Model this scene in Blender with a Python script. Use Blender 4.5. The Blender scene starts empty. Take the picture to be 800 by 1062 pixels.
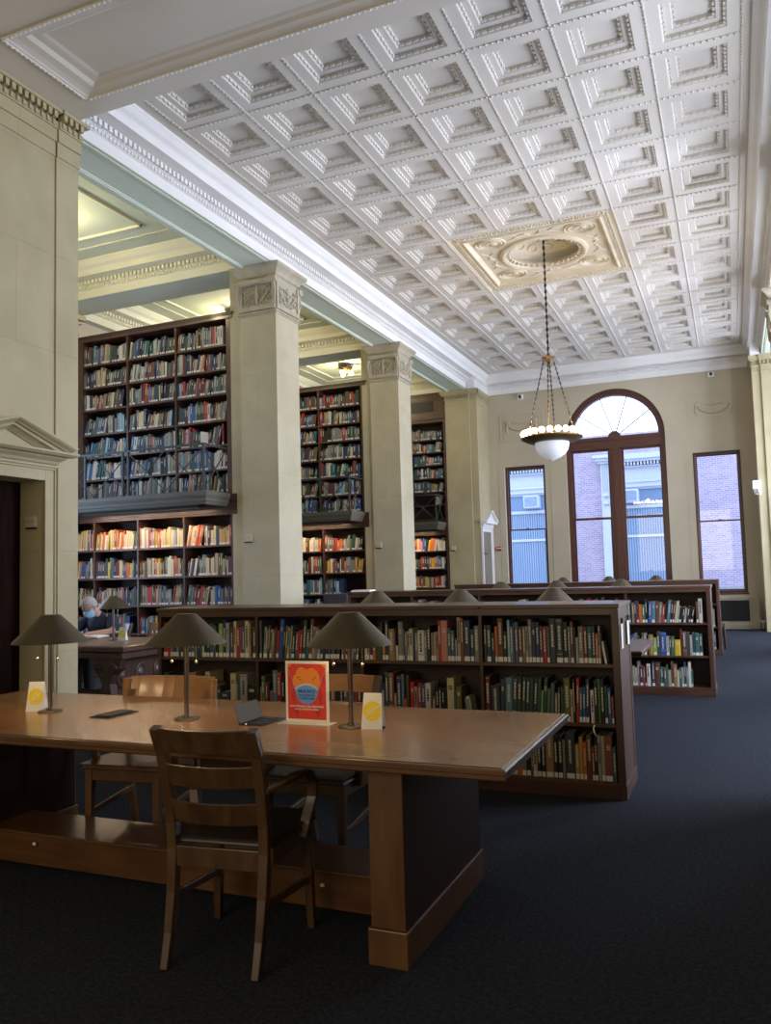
import bpy, math, random
from mathutils import Matrix, Vector
PI = math.pi
SC = bpy.context.scene
COL = SC.collection

# ------------------------------------------------------------------ camera
F_PX, YAW, PITCH, ROLL = 850.01872, .40026626, .07503625, -.02738624
cy, sy, cp, sp = math.cos(YAW), math.sin(YAW), math.cos(PITCH), math.sin(PITCH)
fw = Vector((-sy*cp, cy*cp, sp)); rt = Vector((cy, sy, 0)); up = rt.cross(fw)
cr, sr = math.cos(ROLL), math.sin(ROLL)
r2 = rt*cr + up*sr; u2 = up*cr - rt*sr
cd = bpy.data.cameras.new('camera'); cam = bpy.data.objects.new('camera', cd); COL.objects.link(cam)
cam.matrix_world = Matrix(((r2.x, u2.x, -fw.x, 0), (r2.y, u2.y, -fw.y, 0), (r2.z, u2.z, -fw.z, 1.45), (0, 0, 0, 1)))
cd.sensor_fit = 'VERTICAL'; cd.sensor_height = 24.0; cd.lens = 24.0*F_PX/1062.0
cd.clip_start = .05; cd.clip_end = 400
SC.camera = cam

# ------------------------------------------------------------------ world, daylight, exposure
SC.view_settings.view_transform = 'Standard'; SC.view_settings.look = 'None'
SC.view_settings.gamma = 1; SC.view_settings.use_curve_mapping = False
SC.view_settings.exposure = 0.34
w = bpy.data.worlds.new('overcast_sky'); SC.world = w; w.use_nodes = True
bg = w.node_tree.nodes['Background']; bg.inputs[0].default_value = (.60, .76, 1.0, 1); bg.inputs[1].default_value = 3.6

def area(name, loc, rot, sx, sz, power, col):
    l = bpy.data.lights.new(name, 'AREA'); l.shape = 'RECTANGLE'; l.size = sx; l.size_y = sz; l.energy = power; l.color = col
    o = bpy.data.objects.new(name, l); COL.objects.link(o); o.location = loc; o.rotation_euler = rot
    return o
def point(name, loc, power, col, r=.05, parent=None):
    l = bpy.data.lights.new(name, 'POINT'); l.energy = power; l.color = col; l.shadow_soft_size = r
    o = bpy.data.objects.new(name, l); COL.objects.link(o); o.location = loc
    if parent: o.parent = parent
    return o
# daylight entering through the tall windows of the east bays (they stand outside the glass)
for yc in (7.93, 12.6, 17.2):
    area('window_and_fill_light', (3.45, yc, 3.1), (0, PI/2, 0), 4.2, 2.8, 410, (.93, .94, 1.0))
area('window_and_fill_light', (-10.6, 7.9, 2.6), (0, -PI/2, 0), 3.2, 1.6, 46, (.60, .75, 1.0))
# warm fill light added behind the camera; the south wall has no window
area('window_and_fill_light', (-2.3, -3.9, 2.7), (PI/2, 0, 0), 4.5, 3, 120, (1.0, .86, .64))

CHAND_W, FIX_W, LAMP_E, TUBE_W = 50, 36, 5, 7

# ------------------------------------------------------------------ mesh helpers
class MB:
    def __init__(s): s.v = []; s.f = []; s.m = []
    def add(s, vs, fs, m=0, M=None):
        b = len(s.v)
        s.v += [tuple(M @ Vector(p)) for p in vs] if M is not None else [tuple(p) for p in vs]
        for f in fs: s.f.append(tuple(i+b for i in f)); s.m.append(m)
        return s
    def box(s, x0, x1, y0, y1, z0, z1, m=0, M=None):
        vs = [(x0,y0,z0),(x1,y0,z0),(x1,y1,z0),(x0,y1,z0),(x0,y0,z1),(x1,y0,z1),(x1,y1,z1),(x0,y1,z1)]
        return s.add(vs, [(0,3,2,1),(4,5,6,7),(0,1,5,4),(1,2,6,5),(2,3,7,6),(3,0,4,7)], m, M)
    def prism(s, poly, a, b, ax='y', m=0, M=None):
        n = len(poly)
        def P(u, v, t): return {'x': (t,u,v), 'y': (u,t,v), 'z': (u,v,t)}[ax]
        vs = [P(u,v,a) for u,v in poly]+[P(u,v,b) for u,v in poly]
        fs = [tuple(range(n)), tuple(range(2*n-1, n-1, -1))]+[(i,(i+1)%n,n+(i+1)%n,n+i) for i in range(n)]
        return s.add(vs, fs, m, M)
    def lathe(s, prof, c=(0,0,0), seg=24, m=0, M=None, sx=1, sy=1, cap=True):
        vs = []; fs = []
        for r, z in prof:
            for k in range(seg):
                a = 2*PI*k/seg; vs.append((c[0]+r*math.cos(a)*sx, c[1]+r*math.sin(a)*sy, c[2]+z))
        for i in range(len(prof)-1):
            for k in range(seg):
                k2 = (k+1) % seg; fs.append((i*seg+k, i*seg+k2, (i+1)*seg+k2, (i+1)*seg+k))
        if cap and prof[0][0] > 1e-4: fs.append(tuple(range(seg-1, -1, -1)))
        if cap and prof[-1][0] > 1e-4: fs.append(tuple((len(prof)-1)*seg+k for k in range(seg)))
        return s.add(vs, fs, m, M)
    def tube(s, pts, r, seg=8, m=0, M=None, cap=True):
        pts = [Vector(p) for p in pts]; rr = r if isinstance(r, (list, tuple)) else [r]*len(pts)
        vs = []; fs = []; n = len(pts); prev = None
        for i, p in enumerate(pts):
            t = (pts[min(i+1, n-1)]-pts[max(i-1, 0)]).normalized()
            a = Vector((0,0,1)) if abs(t.z) < .9 else Vector((1,0,0))
            if prev is not None: a = prev
            u = (a - t*a.dot(t)).normalized(); prev = u; v = t.cross(u)
            for k in range(seg):
                q = 2*PI*k/seg; vs.append(p+(u*math.cos(q)+v*math.sin(q))*rr[i])
        for i in range(n-1):
            for k in range(seg):
                k2 = (k+1) % seg; fs.append((i*seg+k, i*seg+k2, (i+1)*seg+k2, (i+1)*seg+k))
        if cap: fs += [tuple(range(seg-1,-1,-1)), tuple((n-1)*seg+k for k in range(seg))]
        return s.add(vs, fs, m, M)
    def sweep(s, pts, wid, thk, side, m=0, M=None):
        """rectangular section swept along pts; wid along side vector, thk across"""
        pts = [Vector(p) for p in pts]; n = len(pts); sd = Vector(side).normalized()
        W = wid if isinstance(wid, (list, tuple)) else [wid]*n; T = thk if isinstance(thk, (list, tuple)) else [thk]*n
        vs = []
        for i, p in enumerate(pts):
            t = (pts[min(i+1, n-1)]-pts[max(i-1, 0)]).normalized(); nrm = t.cross(sd).normalized()
            for a, b in ((-1,-1),(1,-1),(1,1),(-1,1)): vs.append(p+sd*(a*W[i]/2)+nrm*(b*T[i]/2))
        fs = [(i*4+k, i*4+(k+1)%4, i*4+4+(k+1)%4, i*4+4+k) for i in range(n-1) for k in range(4)]
        fs += [(3,2,1,0), tuple((n-1)*4+k for k in range(4))]
        return s.add(vs, fs, m, M)
    def sphere(s, c, r, seg=12, rings=8, m=0, M=None, sc=(1,1,1)):
        return s.lathe([(r*math.sin(PI*i/rings)*1.0, -r*math.cos(PI*i/rings)*sc[2]) for i in range(rings+1)], c, seg, m, M, sc[0], sc[1])
    def octa(s, c, r, m=0):
        x, y, z = c
        return s.add([(x+r,y,z),(x-r,y,z),(x,y+r,z),(x,y-r,z),(x,y,z+r),(x,y,z-r)], [(0,2,4),(2,1,4),(1,3,4),(3,0,4),(2,0,5),(1,2,5),(3,1,5),(0,3,5)], m)

def mk(name, mb, mats, parent=None, smooth=False, bevel=0, loc=None, ang=.7):
    me = bpy.data.meshes.new(name); me.from_pydata(mb.v, [], mb.f)
    if not isinstance(mats, (list, tuple)): mats = [mats]
    for x in mats: me.materials.append(x)
    me.polygons.foreach_set('material_index', mb.m)
    if smooth:
        me.shade_smooth(); me.set_sharp_from_angle(angle=ang)
    me.update()
    o = bpy.data.objects.new(name, me); COL.objects.link(o)
    if parent is not None: o.parent = parent
    if loc is not None: o.location = loc
    if bevel:
        b = o.modifiers.new('bevel', 'BEVEL'); b.width = bevel; b.segments = 2; b.limit_method = 'ANGLE'
    return o
def tag(o, label, cat, group=None, kind=None):
    o['label'] = label; o['category'] = cat
    if group: o['group'] = group
    if kind: o['kind'] = kind
    return o
def thing(name, label, cat, loc=(0,0,0), rz=0, group=None):
    o = bpy.data.objects.new(name, None); COL.objects.link(o); o.empty_display_size = .1
    o.location = loc; o.rotation_euler = (0,0,rz); return tag(o, label, cat, group)
def struct(name, mb, mats, parent=None, smooth=False, bevel=0):
    o = mk(name, mb, mats, parent, smooth, bevel)
    if parent is None: o['kind'] = 'structure'
    return o
def kids(o): return list(o.children)
def dup(root, loc=None, rz=None, label=None, group=None, parent=None):
    r = root.copy(); COL.objects.link(r)
    if parent is not None: r.parent = parent
    if loc is not None: r.location = loc
    if rz is not None: r.rotation_euler = (0,0,rz)
    if label: r['label'] = label
    if group: r['group'] = group
    for c in kids(root): dup(c, parent=r)
    return r

# ------------------------------------------------------------------ materials
def mat(name, col, rough=.6, metal=0, emit=None, es=0, coat=0, spec=.5, sss=0):
    m = bpy.data.materials.new(name); m.use_nodes = True; p = m.node_tree.nodes['Principled BSDF']
    p.inputs['Base Color'].default_value = (*col, 1); p.inputs['Roughness'].default_value = rough
    p.inputs['Metallic'].default_value = metal; p.inputs['Specular IOR Level'].default_value = spec
    if coat: p.inputs['Coat Weight'].default_value = coat; p.inputs['Coat Roughness'].default_value = .12
    if emit: p.inputs['Emission Color'].default_value = (*emit, 1); p.inputs['Emission Strength'].default_value = es
    return m
def nod(m, t, **k):
    n = m.node_tree.nodes.new(t)
    for a, b in k.items():
        if hasattr(n, a): setattr(n, a, b)
        else: n.inputs[a.replace('_', ' ')].default_value = b
    return n
def noisy(m, c1, c2, scale=4, detail=5, stretch=(1,1,1), bump=0, bscale=None, bdist=.01, rough=None):
    nt = m.node_tree; L = nt.links; p = nt.nodes['Principled BSDF']
    tc = nod(m, 'ShaderNodeTexCoord'); mp = nod(m, 'ShaderNodeMapping'); mp.inputs['Scale'].default_value = stretch
    L.new(tc.outputs['Object'], mp.inputs[0])
    n = nod(m, 'ShaderNodeTexNoise', Scale=scale, Detail=detail); L.new(mp.outputs[0], n.inputs['Vector'])
    r = nod(m, 'ShaderNodeValToRGB'); r.color_ramp.elements[0].position = .33; r.color_ramp.elements[1].position = .67
    r.color_ramp.elements[0].color = (*c1, 1); r.color_ramp.elements[1].color = (*c2, 1)
    L.new(n.outputs[0], r.inputs[0]); L.new(r.outputs[0], p.inputs['Base Color'])
    if rough:
        mr = nod(m, 'ShaderNodeMapRange'); mr.inputs['To Min'].default_value = rough[0]; mr.inputs['To Max'].default_value = rough[1]
        L.new(n.outputs[0], mr.inputs[0]); L.new(mr.outputs[0], p.inputs['Roughness'])
    if bump:
        n2 = nod(m, 'ShaderNodeTexNoise', Scale=bscale or scale*3, Detail=6); L.new(mp.outputs[0], n2.inputs['Vector'])
        b = nod(m, 'ShaderNodeBump', Strength=bump, Distance=bdist); L.new(n2.outputs[0], b.inputs['Height']); L.new(b.outputs[0], p.inputs['Normal'])
    return m, r
def stone_mat(name, c1, c2, axis='x', bw=1.5, bh=.95, joint=.75, off=(0,0)):
    m = mat(name, c1, .62, spec=.35)
    nt = m.node_tree; L = nt.links; p = nt.nodes['Principled BSDF']
    tc = nod(m, 'ShaderNodeTexCoord'); sx = nod(m, 'ShaderNodeSeparateXYZ'); cx = nod(m, 'ShaderNodeCombineXYZ')
    L.new(tc.outputs['Object'], sx.inputs[0]); a = 'Y' if axis == 'x' else 'X'
    add = nod(m, 'ShaderNodeMath', operation='ADD'); add.inputs[1].default_value = off[0]; L.new(sx.outputs[a], add.inputs[0])
    ad2 = nod(m, 'ShaderNodeMath', operation='ADD'); ad2.inputs[1].default_value = off[1]; L.new(sx.outputs['Z'], ad2.inputs[0])
    L.new(add.outputs[0], cx.inputs['X']); L.new(ad2.outputs[0], cx.inputs['Y'])
    br = nod(m, 'ShaderNodeTexBrick'); L.new(cx.outputs[0], br.inputs['Vector'])
    br.inputs['Scale'].default_value = 1; br.inputs['Brick Width'].default_value = bw; br.inputs['Row Height'].default_value = bh
    br.inputs['Mortar Size'].default_value = .004; br.inputs['Mortar Smooth'].default_value = .3
    br.inputs['Color1'].default_value = (1,1,1,1); br.inputs['Color2'].default_value = (.94,.94,.93,1); br.inputs['Mortar'].default_value = (joint,joint,joint*.97,1)
    n = nod(m, 'ShaderNodeTexNoise', Scale=1.6, Detail=7, Distortion=.4); L.new(tc.outputs['Object'], n.inputs['Vector'])
    r = nod(m, 'ShaderNodeValToRGB'); r.color_ramp.elements[0].position = .3; r.color_ramp.elements[1].position = .68
    r.color_ramp.elements[0].color = (*c1, 1); r.color_ramp.elements[1].color = (*c2, 1); L.new(n.outputs[0], r.inputs[0])
    mx = nod(m, 'ShaderNodeMix'); mx.data_type = 'RGBA'; mx.blend_type = 'MULTIPLY'; mx.inputs[0].default_value = 1
    L.new(r.outputs[0], mx.inputs[6]); L.new(br.outputs['Color'], mx.inputs[7]); L.new(mx.outputs[2], p.inputs['Base Color'])
    n2 = nod(m, 'ShaderNodeTexNoise', Scale=30, Detail=6); L.new(tc.outputs['Object'], n2.inputs['Vector'])
    b = nod(m, 'ShaderNodeBump', Strength=.12, Distance=.01); L.new(n2.outputs[0], b.inputs['Height']); L.new(b.outputs[0], p.inputs['Normal'])
    return m

S1, S2 = (.41,.352,.205), (.495,.432,.27)
M_stoneX = stone_mat('limestone_blocks', S1, S2, 'x', 1.5, .92, .80, (0,.1))
M_stone = noisy(mat('limestone', S1, .6, spec=.35), S1, S2, 1.7, 7, bump=.12, bscale=30)[0]
M_stoneD = noisy(mat('limestone_carved', (.44,.39,.28), .7, spec=.3), (.38,.34,.25), (.48,.435,.33), 6, 5)[0]
M_wall = noisy(mat('painted_plaster', (.56,.50,.38), .75, spec=.25), (.50,.44,.325), (.55,.485,.36), 1.2, 3)[0]
M_plaster = noisy(mat('ceiling_plaster', (.76,.73,.70), .7, spec=.3), (.65,.612,.55), (.71,.675,.62), .9, 4)[0]
M_white = noisy(mat('cornice_plaster', (.80,.79,.77), .65, spec=.3), (.78,.77,.75), (.84,.83,.81), 1.1, 3)[0]
M_medal = noisy(mat('medallion_plaster', (.78,.66,.46), .7, spec=.3), (.66,.58,.43), (.74,.67,.53), 3, 4)[0]
M_alcove = noisy(mat('alcove_plaster', (.62,.68,.55), .7, spec=.3), (.60,.67,.53), (.66,.71,.60), 1, 3)[0]
M_cream = mat('cream_moulding', (.80,.78,.60), .65, spec=.3)
M_carpet, _ = noisy(mat('navy_carpet', (.02,.027,.04), .95, spec=.1), (.016,.019,.027), (.037,.044,.060), 60, 4, bump=.6, bscale=220, bdist=.01)
M_wood = noisy(mat('dark_stained_oak', (.06,.025,.015), .42, coat=.15), (.050,.021,.014), (.085,.038,.022), 3, 6, (8,8,1), bump=.05, bscale=20, rough=(.35,.5))[0]
M_woodH = noisy(mat('dark_stained_oak_board', (.07,.03,.018), .4, coat=.2), (.055,.024,.015), (.095,.042,.024), 3, 6, (1,8,8), rough=(.32,.45))[0]
M_woodB = noisy(mat('bookcase_back', (.035,.017,.011), .6), (.028,.014,.010), (.042,.020,.013), 3, 4)[0]
M_tabletop = noisy(mat('worn_table_top', (.2,.09,.035), .3, coat=.25), (.255,.122,.038), (.33,.168,.060), 2.2, 7, (1,3,3), rough=(.20,.30))[0]
M_table = noisy(mat('table_oak', (.13,.055,.02), .4, coat=.2), (.085,.035,.012), (.135,.062,.022), 3, 6, (5,5,1), rough=(.35,.5))[0]
M_tableH = noisy(mat('table_oak_rail', (.13,.055,.02), .4, coat=.2), (.080,.032,.011), (.125,.055,.020), 3, 6, (1,6,6), rough=(.3,.45))[0]
M_chair = noisy(mat('chair_oak', (.09,.042,.018), .32, coat=.3), (.055,.027,.011), (.098,.050,.021), 4, 6, (6,6,1), rough=(.28,.42))[0]
M_chairL = noisy(mat('honey_oak', (.26,.11,.03), .3, coat=.3), (.25,.105,.03), (.33,.15,.045), 3, 6, (1,6,6), rough=(.25,.4))[0]
M_seat = mat('dark_leather_seat', (.03,.02,.016), .38)
M_bronze = noisy(mat('bronze_lamp_metal', (.10,.085,.06), .42, metal=.85), (.115,.097,.068), (.135,.115,.082), 90, 2)[0]
M_bronzeI = mat('lamp_shade_inside', (.55,.50,.42), .5)
M_pole = mat('lamp_pole_metal', (.20,.15,.12), .28, metal=1)
M_nickel = mat('nickel_bead', (.75,.7,.62), .2, metal=1)
M_dkmetal = mat('dark_metal', (.035,.035,.035), .45, metal=.6)
M_rail = mat('railing_iron', (.06,.07,.07), .5, metal=.4)
M_grey = mat('gallery_fascia_paint', (.105,.098,.072), .5)
M_brass = mat('aged_brass', (.16,.105,.045), .5, metal=.7)
M_chain = mat('dark_bronze_chain', (.07,.05,.03), .6, metal=.3)
M_lid = mat('dull_bronze_lid', (.085,.070,.048), .6, metal=.3)
M_bulb = mat('glowing_globe_bulb', (1,.9,.7), .4, emit=(1,.72,.36), es=16)
M_bulbW = mat('ceiling_globe_bulb', (1,.95,.8), .4, emit=(1,.85,.52), es=12)
M_bowl = mat('opal_glass_bowl', (.80,.83,.90), .25, emit=(.80,.86,1), es=.22)
M_tubelight = mat('fluorescent_tube', (1,.9,.75), .4, emit=(1,.74,.42), es=3)
M_winwood = mat('window_red_brown_wood', (.085,.028,.020), .35, coat=.2)
M_paper = mat('white_paper', (.80,.79,.75), .7)
M_label = mat('call_number_label', (.72,.72,.68), .7)
M_pages = mat('book_pages', (.42,.38,.29), .85)
M_gold = mat('spine_lettering_pale', (.55,.52,.42), .5)
M_yellow = mat('yellow_print', (.86,.66,.01), .6)
M_black = mat('black_vent_grille', (.012,.012,.013), .6)
M_plaque = mat('plaque_plate', (.52,.49,.38), .5)
M_dark_door = noisy(mat('dark_door_wood', (.012,.005,.003), .85, spec=.08), (.010,.004,.003), (.018,.008,.005), 3, 5, (8,8,1))[0]
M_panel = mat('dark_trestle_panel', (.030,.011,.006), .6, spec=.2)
M_glass = bpy.data.materials.new('window_glass'); M_glass.use_nodes = True
_n = M_glass.node_tree; _n.nodes.clear(); _o = _n.nodes.new('ShaderNodeOutputMaterial'); _m = _n.nodes.new('ShaderNodeMixShader')
_t = _n.nodes.new('ShaderNodeBsdfTransparent'); _g = _n.nodes.new('ShaderNodeBsdfGlossy'); _g.inputs['Roughness'].default_value = .02
_t.inputs[0].default_value = (.93,.95,1,1); _m.inputs[0].default_value = .035
_n.links.new(_t.outputs[0], _m.inputs[1]); _n.links.new(_g.outputs[0], _m.inputs[2]); _n.links.new(_m.outputs[0], _o.inputs[0])

# ------------------------------------------------------------------ shell
ZA, ZC = 5.92, 6.39           # underside of architraves, main ceiling plane
def mx(x): return -5.06-x     # the east side mirrors the west side
YB = 20.19
b = MB(); b.box(-10.3, 3.2, -4, YB+.4, -.05, 0); struct('floor', b, M_carpet)
b = MB(); b.box(-10.6, 3.6, -4.3, YB+.5, 6.85, 6.95); struct('unseen_roof_slab', b, M_plaster)  # unseen slab added over the coffers to keep sky light out

# north wall with three window openings
wins = [(-5.245, -4.215), (-3.68, -1.345), (-.765, .255)]
b = MB(); y0, y1 = YB, YB+.38
def strip(xa, xb, za, zb): b.box(xa, xb, y0, y1, za, zb)
strip(-10.3, -5.245, 0, 6.85); strip(.255, 3.2, 0, 6.85)
strip(-5.245, -4.215, 0, .80); strip(-5.245, -4.215, 4.05, 6.85)
strip(-.765, .255, 0, .80); strip(-.765, .255, 4.05, 6.85)
strip(-4.215, -3.68, 0, 6.85); strip(-1.345, -.765, 0, 6.85); strip(-3.68, -1.345, 0, .80)
XC, RR, ZS = -2.5125, 1.1675, 4.60
N = 40
arc = [(XC+RR*math.cos(PI*i/N), ZS+RR*math.sin(PI*i/N)) for i in range(N+1)]
for i in range(N):
    (xa, za), (xb, zb) = arc[i], arc[i+1]
    b.prism([(xa,za),(xb,zb),(xb,6.85),(xa,6.85)], y0, y1, 'y')
struct('wall_north', b, M_wall)

# windows
def frame_rect(mb, xa, xb, za, zb, t, ya, yb):
    mb.box(xa, xa+t, ya, yb, za, zb); mb.box(xb-t, xb, ya, yb, za, zb)
    mb.box(xa+t, xb-t, ya, yb, za, za+t); mb.box(xa+t, xb-t, ya, yb, zb-t, zb)
def sash_window(name, xa, xb, za, zb, zbar):
    f = MB(); frame_rect(f, xa, xb, za, zb, .055, YB+.10, YB+.26); f.box(xa-.02, xb+.02, YB-.02, YB+.1, za-.03, za)
    o = struct(name, f, M_winwood, bevel=.006)
    s = MB(); frame_rect(s, xa+.055, xb-.055, zbar, zb-.055, .028, YB+.19, YB+.23); mk('upper_sash', s, M_winwood, o)
    s = MB(); frame_rect(s, xa+.055, xb-.055, za+.055, zbar+.03, .028, YB+.14, YB+.18)
    s.box((xa+xb)/2-.03, (xa+xb)/2+.03, YB+.13, YB+.16, zbar+.03, zbar+.05); mk('lower_sash', s, M_winwood, o)
    g = MB(); g.box(xa+.06, xb-.06, YB+.205, YB+.211, zbar+.02, zb-.07); g.box(xa+.06, xb-.06, YB+.157, YB+.163, za+.07, zbar+.01); mk('glass_pane', g, M_glass, o)
    return o
sash_window('window_1', -5.245, -4.215, .80, 4.05, 2.44)
sash_window('window_3', -.765, .255, .80, 4.05, 2.44)
# arched window
f = MB()
xa, xb = -3.68, -1.345
ya, yb = YB+.08, YB+.26
f.box(xa, xa+.10, ya, yb, .8, ZS); f.box(xb-.10, xb, ya, yb, .8, ZS); f.box(xa+.10, xb-.10, ya, yb, .8, .88)
for i in range(N):
    a0, a1 = PI*i/N, PI*(i+1)/N; r0, r1 = RR, RR-.15
    f.prism([(XC+r0*math.cos(a0),ZS+r0*math.sin(a0)),(XC+r0*math.cos(a1),ZS+r0*math.sin(a1)),(XC+r1*math.cos(a1),ZS+r1*math.sin(a1)),(XC+r1*math.cos(a0),ZS+r1*math.sin(a0))], ya, yb, 'y')
    r0, r1 = RR-.07, RR-.10
    f.prism([(XC+r0*math.cos(a0),ZS+r0*math.sin(a0)),(XC+r0*math.cos(a1),ZS+r0*math.sin(a1)),(XC+r1*math.cos(a1),ZS+r1*math.sin(a1)),(XC+r1*math.cos(a0),ZS+r1*math.sin(a0))], ya-.02, ya, 'y')
W2 = struct('window_2', f, M_winwood)
t = MB(); t.box(xa+.10, xb-.10, ya-.01, yb, 4.33, 4.61); t.box(xa+.10, xb-.10, ya-.04, ya-.01, 4.53, 4.61); t.box(xa+.10, xb-.10, ya-.03, ya-.01, 4.33, 4.39); mk('transom', t, M_winwood, W2)
t = MB(); t.box(XC-.135, XC+.135, ya-.005, yb, .88, 4.33); t.box(XC-.055, XC+.055, ya-.03, ya-.005, .88, 4.33); mk('mullion', t, M_winwood, W2)
t = MB(); t.prism([(XC+.15*math.cos(PI*i/12), 4.60+.15*math.sin(PI*i/12)) for i in range(13)], ya+.03, yb-.03, 'y')
for k in range(1, 5):
    a = PI*k/5; d = Vector((math.cos(a), 0, math.sin(a)))
    t.sweep([Vector((XC, YB+.18, ZS))+d*.1, Vector((XC, YB+.18, ZS))+d*(RR-.13)], .022, .03, d.cross(Vector((0,1,0))))
mk('fanlight_bars', t, M_winwood, W2)
for (xl, xr) in ((xa+.10, XC-.135), (XC+.135, xb-.10)):
    s = MB(); frame_rect(s, xl, xr, 2.62, 4.33, .05, YB+.19, YB+.23); mk('upper_sash', s, M_winwood, W2)
    s = MB(); frame_rect(s, xl, xr, .88, 2.66, .05, YB+.14, YB+.18); mk('lower_sash', s, M_winwood, W2)
    s = MB(); s.box(xl+.03, xr-.03, YB+.205, YB+.211, 2.64, 4.30); s.box(xl+.03, xr-.03, YB+.157, YB+.163, .9, 2.63); mk('glass_pane', s, M_glass, W2)
s = MB(); s.prism([(XC+(RR-.12)*math.cos(PI*i/24), 4.61+(RR-.13)*math.sin(PI*i/24)) for i in range(25)], YB+.20, YB+.206, 'y'); mk('fanlight_glass', s, M_glass, W2)

# relief panels, shallow frames and baseboard on the north wall
b = MB()
for (x0_, x1_) in ((-5.32, -4.20), (-.84, .31)):
    frame_rect(b, x0_, x1_, 4.68, 5.42, .025, YB-.012, YB)
    frame_rect(b, x0_+.1, x1_-.1, 4.76, 5.34, .012, YB-.008, YB)
    xc = (x0_+x1_)/2
    def sw(r_, k0=0): return [(xc+.33*math.cos(PI*(1+i/16)), YB-.01, 5.16+r_*math.sin(PI*(1+i/16))) for i in range(17)]
    b.tube(sw(.20), [.012+.022*math.sin(PI*i/16) for i in range(17)], 6)
    for sgn in (-1, 1):
        b.lathe([(0,-.02),(.05,-.012),(.06,0),(.05,.012),(0,.02)], (0,0,0), 12, 0, Matrix.Translation((xc+sgn*.35, YB-.01, 5.17)) @ Matrix.Rotation(PI/2, 4, 'X'))
        b.tube([(xc+sgn*.36, YB-.008, 5.13), (xc+sgn*.38, YB-.008, 5.0), (xc+sgn*.35, YB-.008, 4.88)], [.02,.03,.008], 6)
        b.tube([(xc+sgn*.03, YB-.008, 5.12), (xc+sgn*.12, YB-.008, 5.17), (xc+sgn*.22, YB-.008, 5.14)], .012, 6)
for (x0_, x1_) in ((-5.39, -4.07), (-.91, .40)): frame_rect(b, x0_, x1_, .0, 4.13, .014, YB-.008, YB)
struct('trim_1', b, M_wall)
b = MB(); b.box(-5.6, .5, YB-.03, YB, 0, .14); struct('baseboard_north', b, M_wall, bevel=.006)

# cornice rings ------------------------------------------------------
PROF = [(0,5.92),(0,6.05),(.02,6.055),(.035,6.09),(.035,6.10),(.05,6.10),(.05,6.17),(.10,6.175),(.235,6.18),(.245,6.25),(.26,6.27),(.30,6.30),(.335,6.35),(.345,6.36),(.345,6.39)]
def ring(mb, x0, x1, y0, y1, sides='NWE', pit=.075, frames=()):
    n = len(PROF); vs = []
    for d, z in PROF: vs += [(x0+d,y0+d,z),(x1-d,y0+d,z),(x1-d,y1-d,z),(x0+d,y1-d,z)]
    mb.add(vs, [(i*4+k, i*4+(k+1)%4, i*4+4+(k+1)%4, i*4+4+k) for i in range(n-1) for k in range(4)])
    def run(d0, d1, z0, z1, p, w_):
        if 'W' in sides or 'E' in sides:
            k = int((y1-y0-2*d1)/p)
            for i in range(k):
                yy = y0+d1+p*(i+.5)
                if 'W' in sides: mb.box(x0+d0, x0+d1, yy-w_/2, yy+w_/2, z0, z1)
                if 'E' in sides: mb.box(x1-d1, x1-d0, yy-w_/2, yy+w_/2, z0, z1)
        k = int((x1-x0-2*d1)/p)
        for i in range(k):
            xx = x0+d1+p*(i+.5)
            if 'N' in sides: mb.box(xx-w_/2, xx+w_/2, y1-d1, y1-d0, z0, z1)
            if 'S' in sides: mb.box(xx-w_/2, xx+w_/2, y0+d0, y0+d1, z0, z1)
    run(.045, .095, 6.107, 6.168, pit, pit*.58)
    run(.015, .045, 6.058, 6.094, pit*.75, pit*.42)
def beadline(mb, p, q, pitch=.058, r=.019, z=None):
    p, q = Vector(p), Vector(q); L = (q-p).length; k = max(2, int(L/pitch)); d = (q-p)/k
    sd = Vector((0,0,1)); mb.sweep([p, q], .012, .02, sd)
    for i in range(k+1): c = p+d*i; mb.octa((c.x, c.y, c.z-.008), r)

# main hall ceiling
GX = [-5.34+.81*i for i in range(8)]
GY = [7.20+.835*k for k in range(-1, 16)]
b = MB()
PX, PY = .81, .835
MED = (2, 5, 6, 9)   # medallion cells in x: 2..4, in y index of GY: 6..8
def coffer(mb, x0, y0):
    x1, y1 = x0+PX, y0+PY
    pr = [(0,0),(.125,0),(.133,.010),(.155,.052),(.215,.052),(.222,.060),(.243,.105)]
    vs = []
    for d, h in pr: vs += [(x0+d,y0+d,ZC+h),(x1-d,y0+d,ZC+h),(x1-d,y1-d,ZC+h),(x0+d,y1-d,ZC+h)]
    n = len(pr); fs = [(i*4+k, i*4+(k+1)%4, i*4+4+(k+1)%4, i*4+4+k) for i in range(n-1) for k in range(4)]
    fs.append(tuple((n-1)*4+k for k in range(4))); mb.add(vs, fs)
    for d, h, cnt in ((.134, .014, 8), (.223, .064, 5)):
        xa, xb, ya, yb = x0+d, x1-d, y0+d, y1-d
        for i in range(cnt):
            u = (i+.5)/cnt; L1 = (xb-xa)/cnt*.30; L2 = (yb-ya)/cnt*.30
            xx, yy = xa+(xb-xa)*u, ya+(yb-ya)*u
            mb.box(xx-L1, xx+L1, ya, ya+.022, ZC+h, ZC+h+.028); mb.box(xx-L1, xx+L1, yb-.022, yb, ZC+h, ZC+h+.028)
            mb.box(xa, xa+.022, yy-L2, yy+L2, ZC+h, ZC+h+.028); mb.box(xb-.022, xb, yy-L2, yy+L2, ZC+h, ZC+h+.028)
for i in range(7):
    for j in range(16):
        if MED[0] <= i < MED[1] and MED[2] <= j < MED[3]: continue
        coffer(b, GX[i], GY[j])
for i in range(8):
    if i in (3, 4):
        beadline(b, (GX[i], GY[0], ZC), (GX[i], GY[6], ZC)); beadline(b, (GX[i], GY[9], ZC), (GX[i], GY[16], ZC))
    else: beadline(b, (GX[i], GY[0], ZC), (GX[i], GY[16], ZC))
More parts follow.
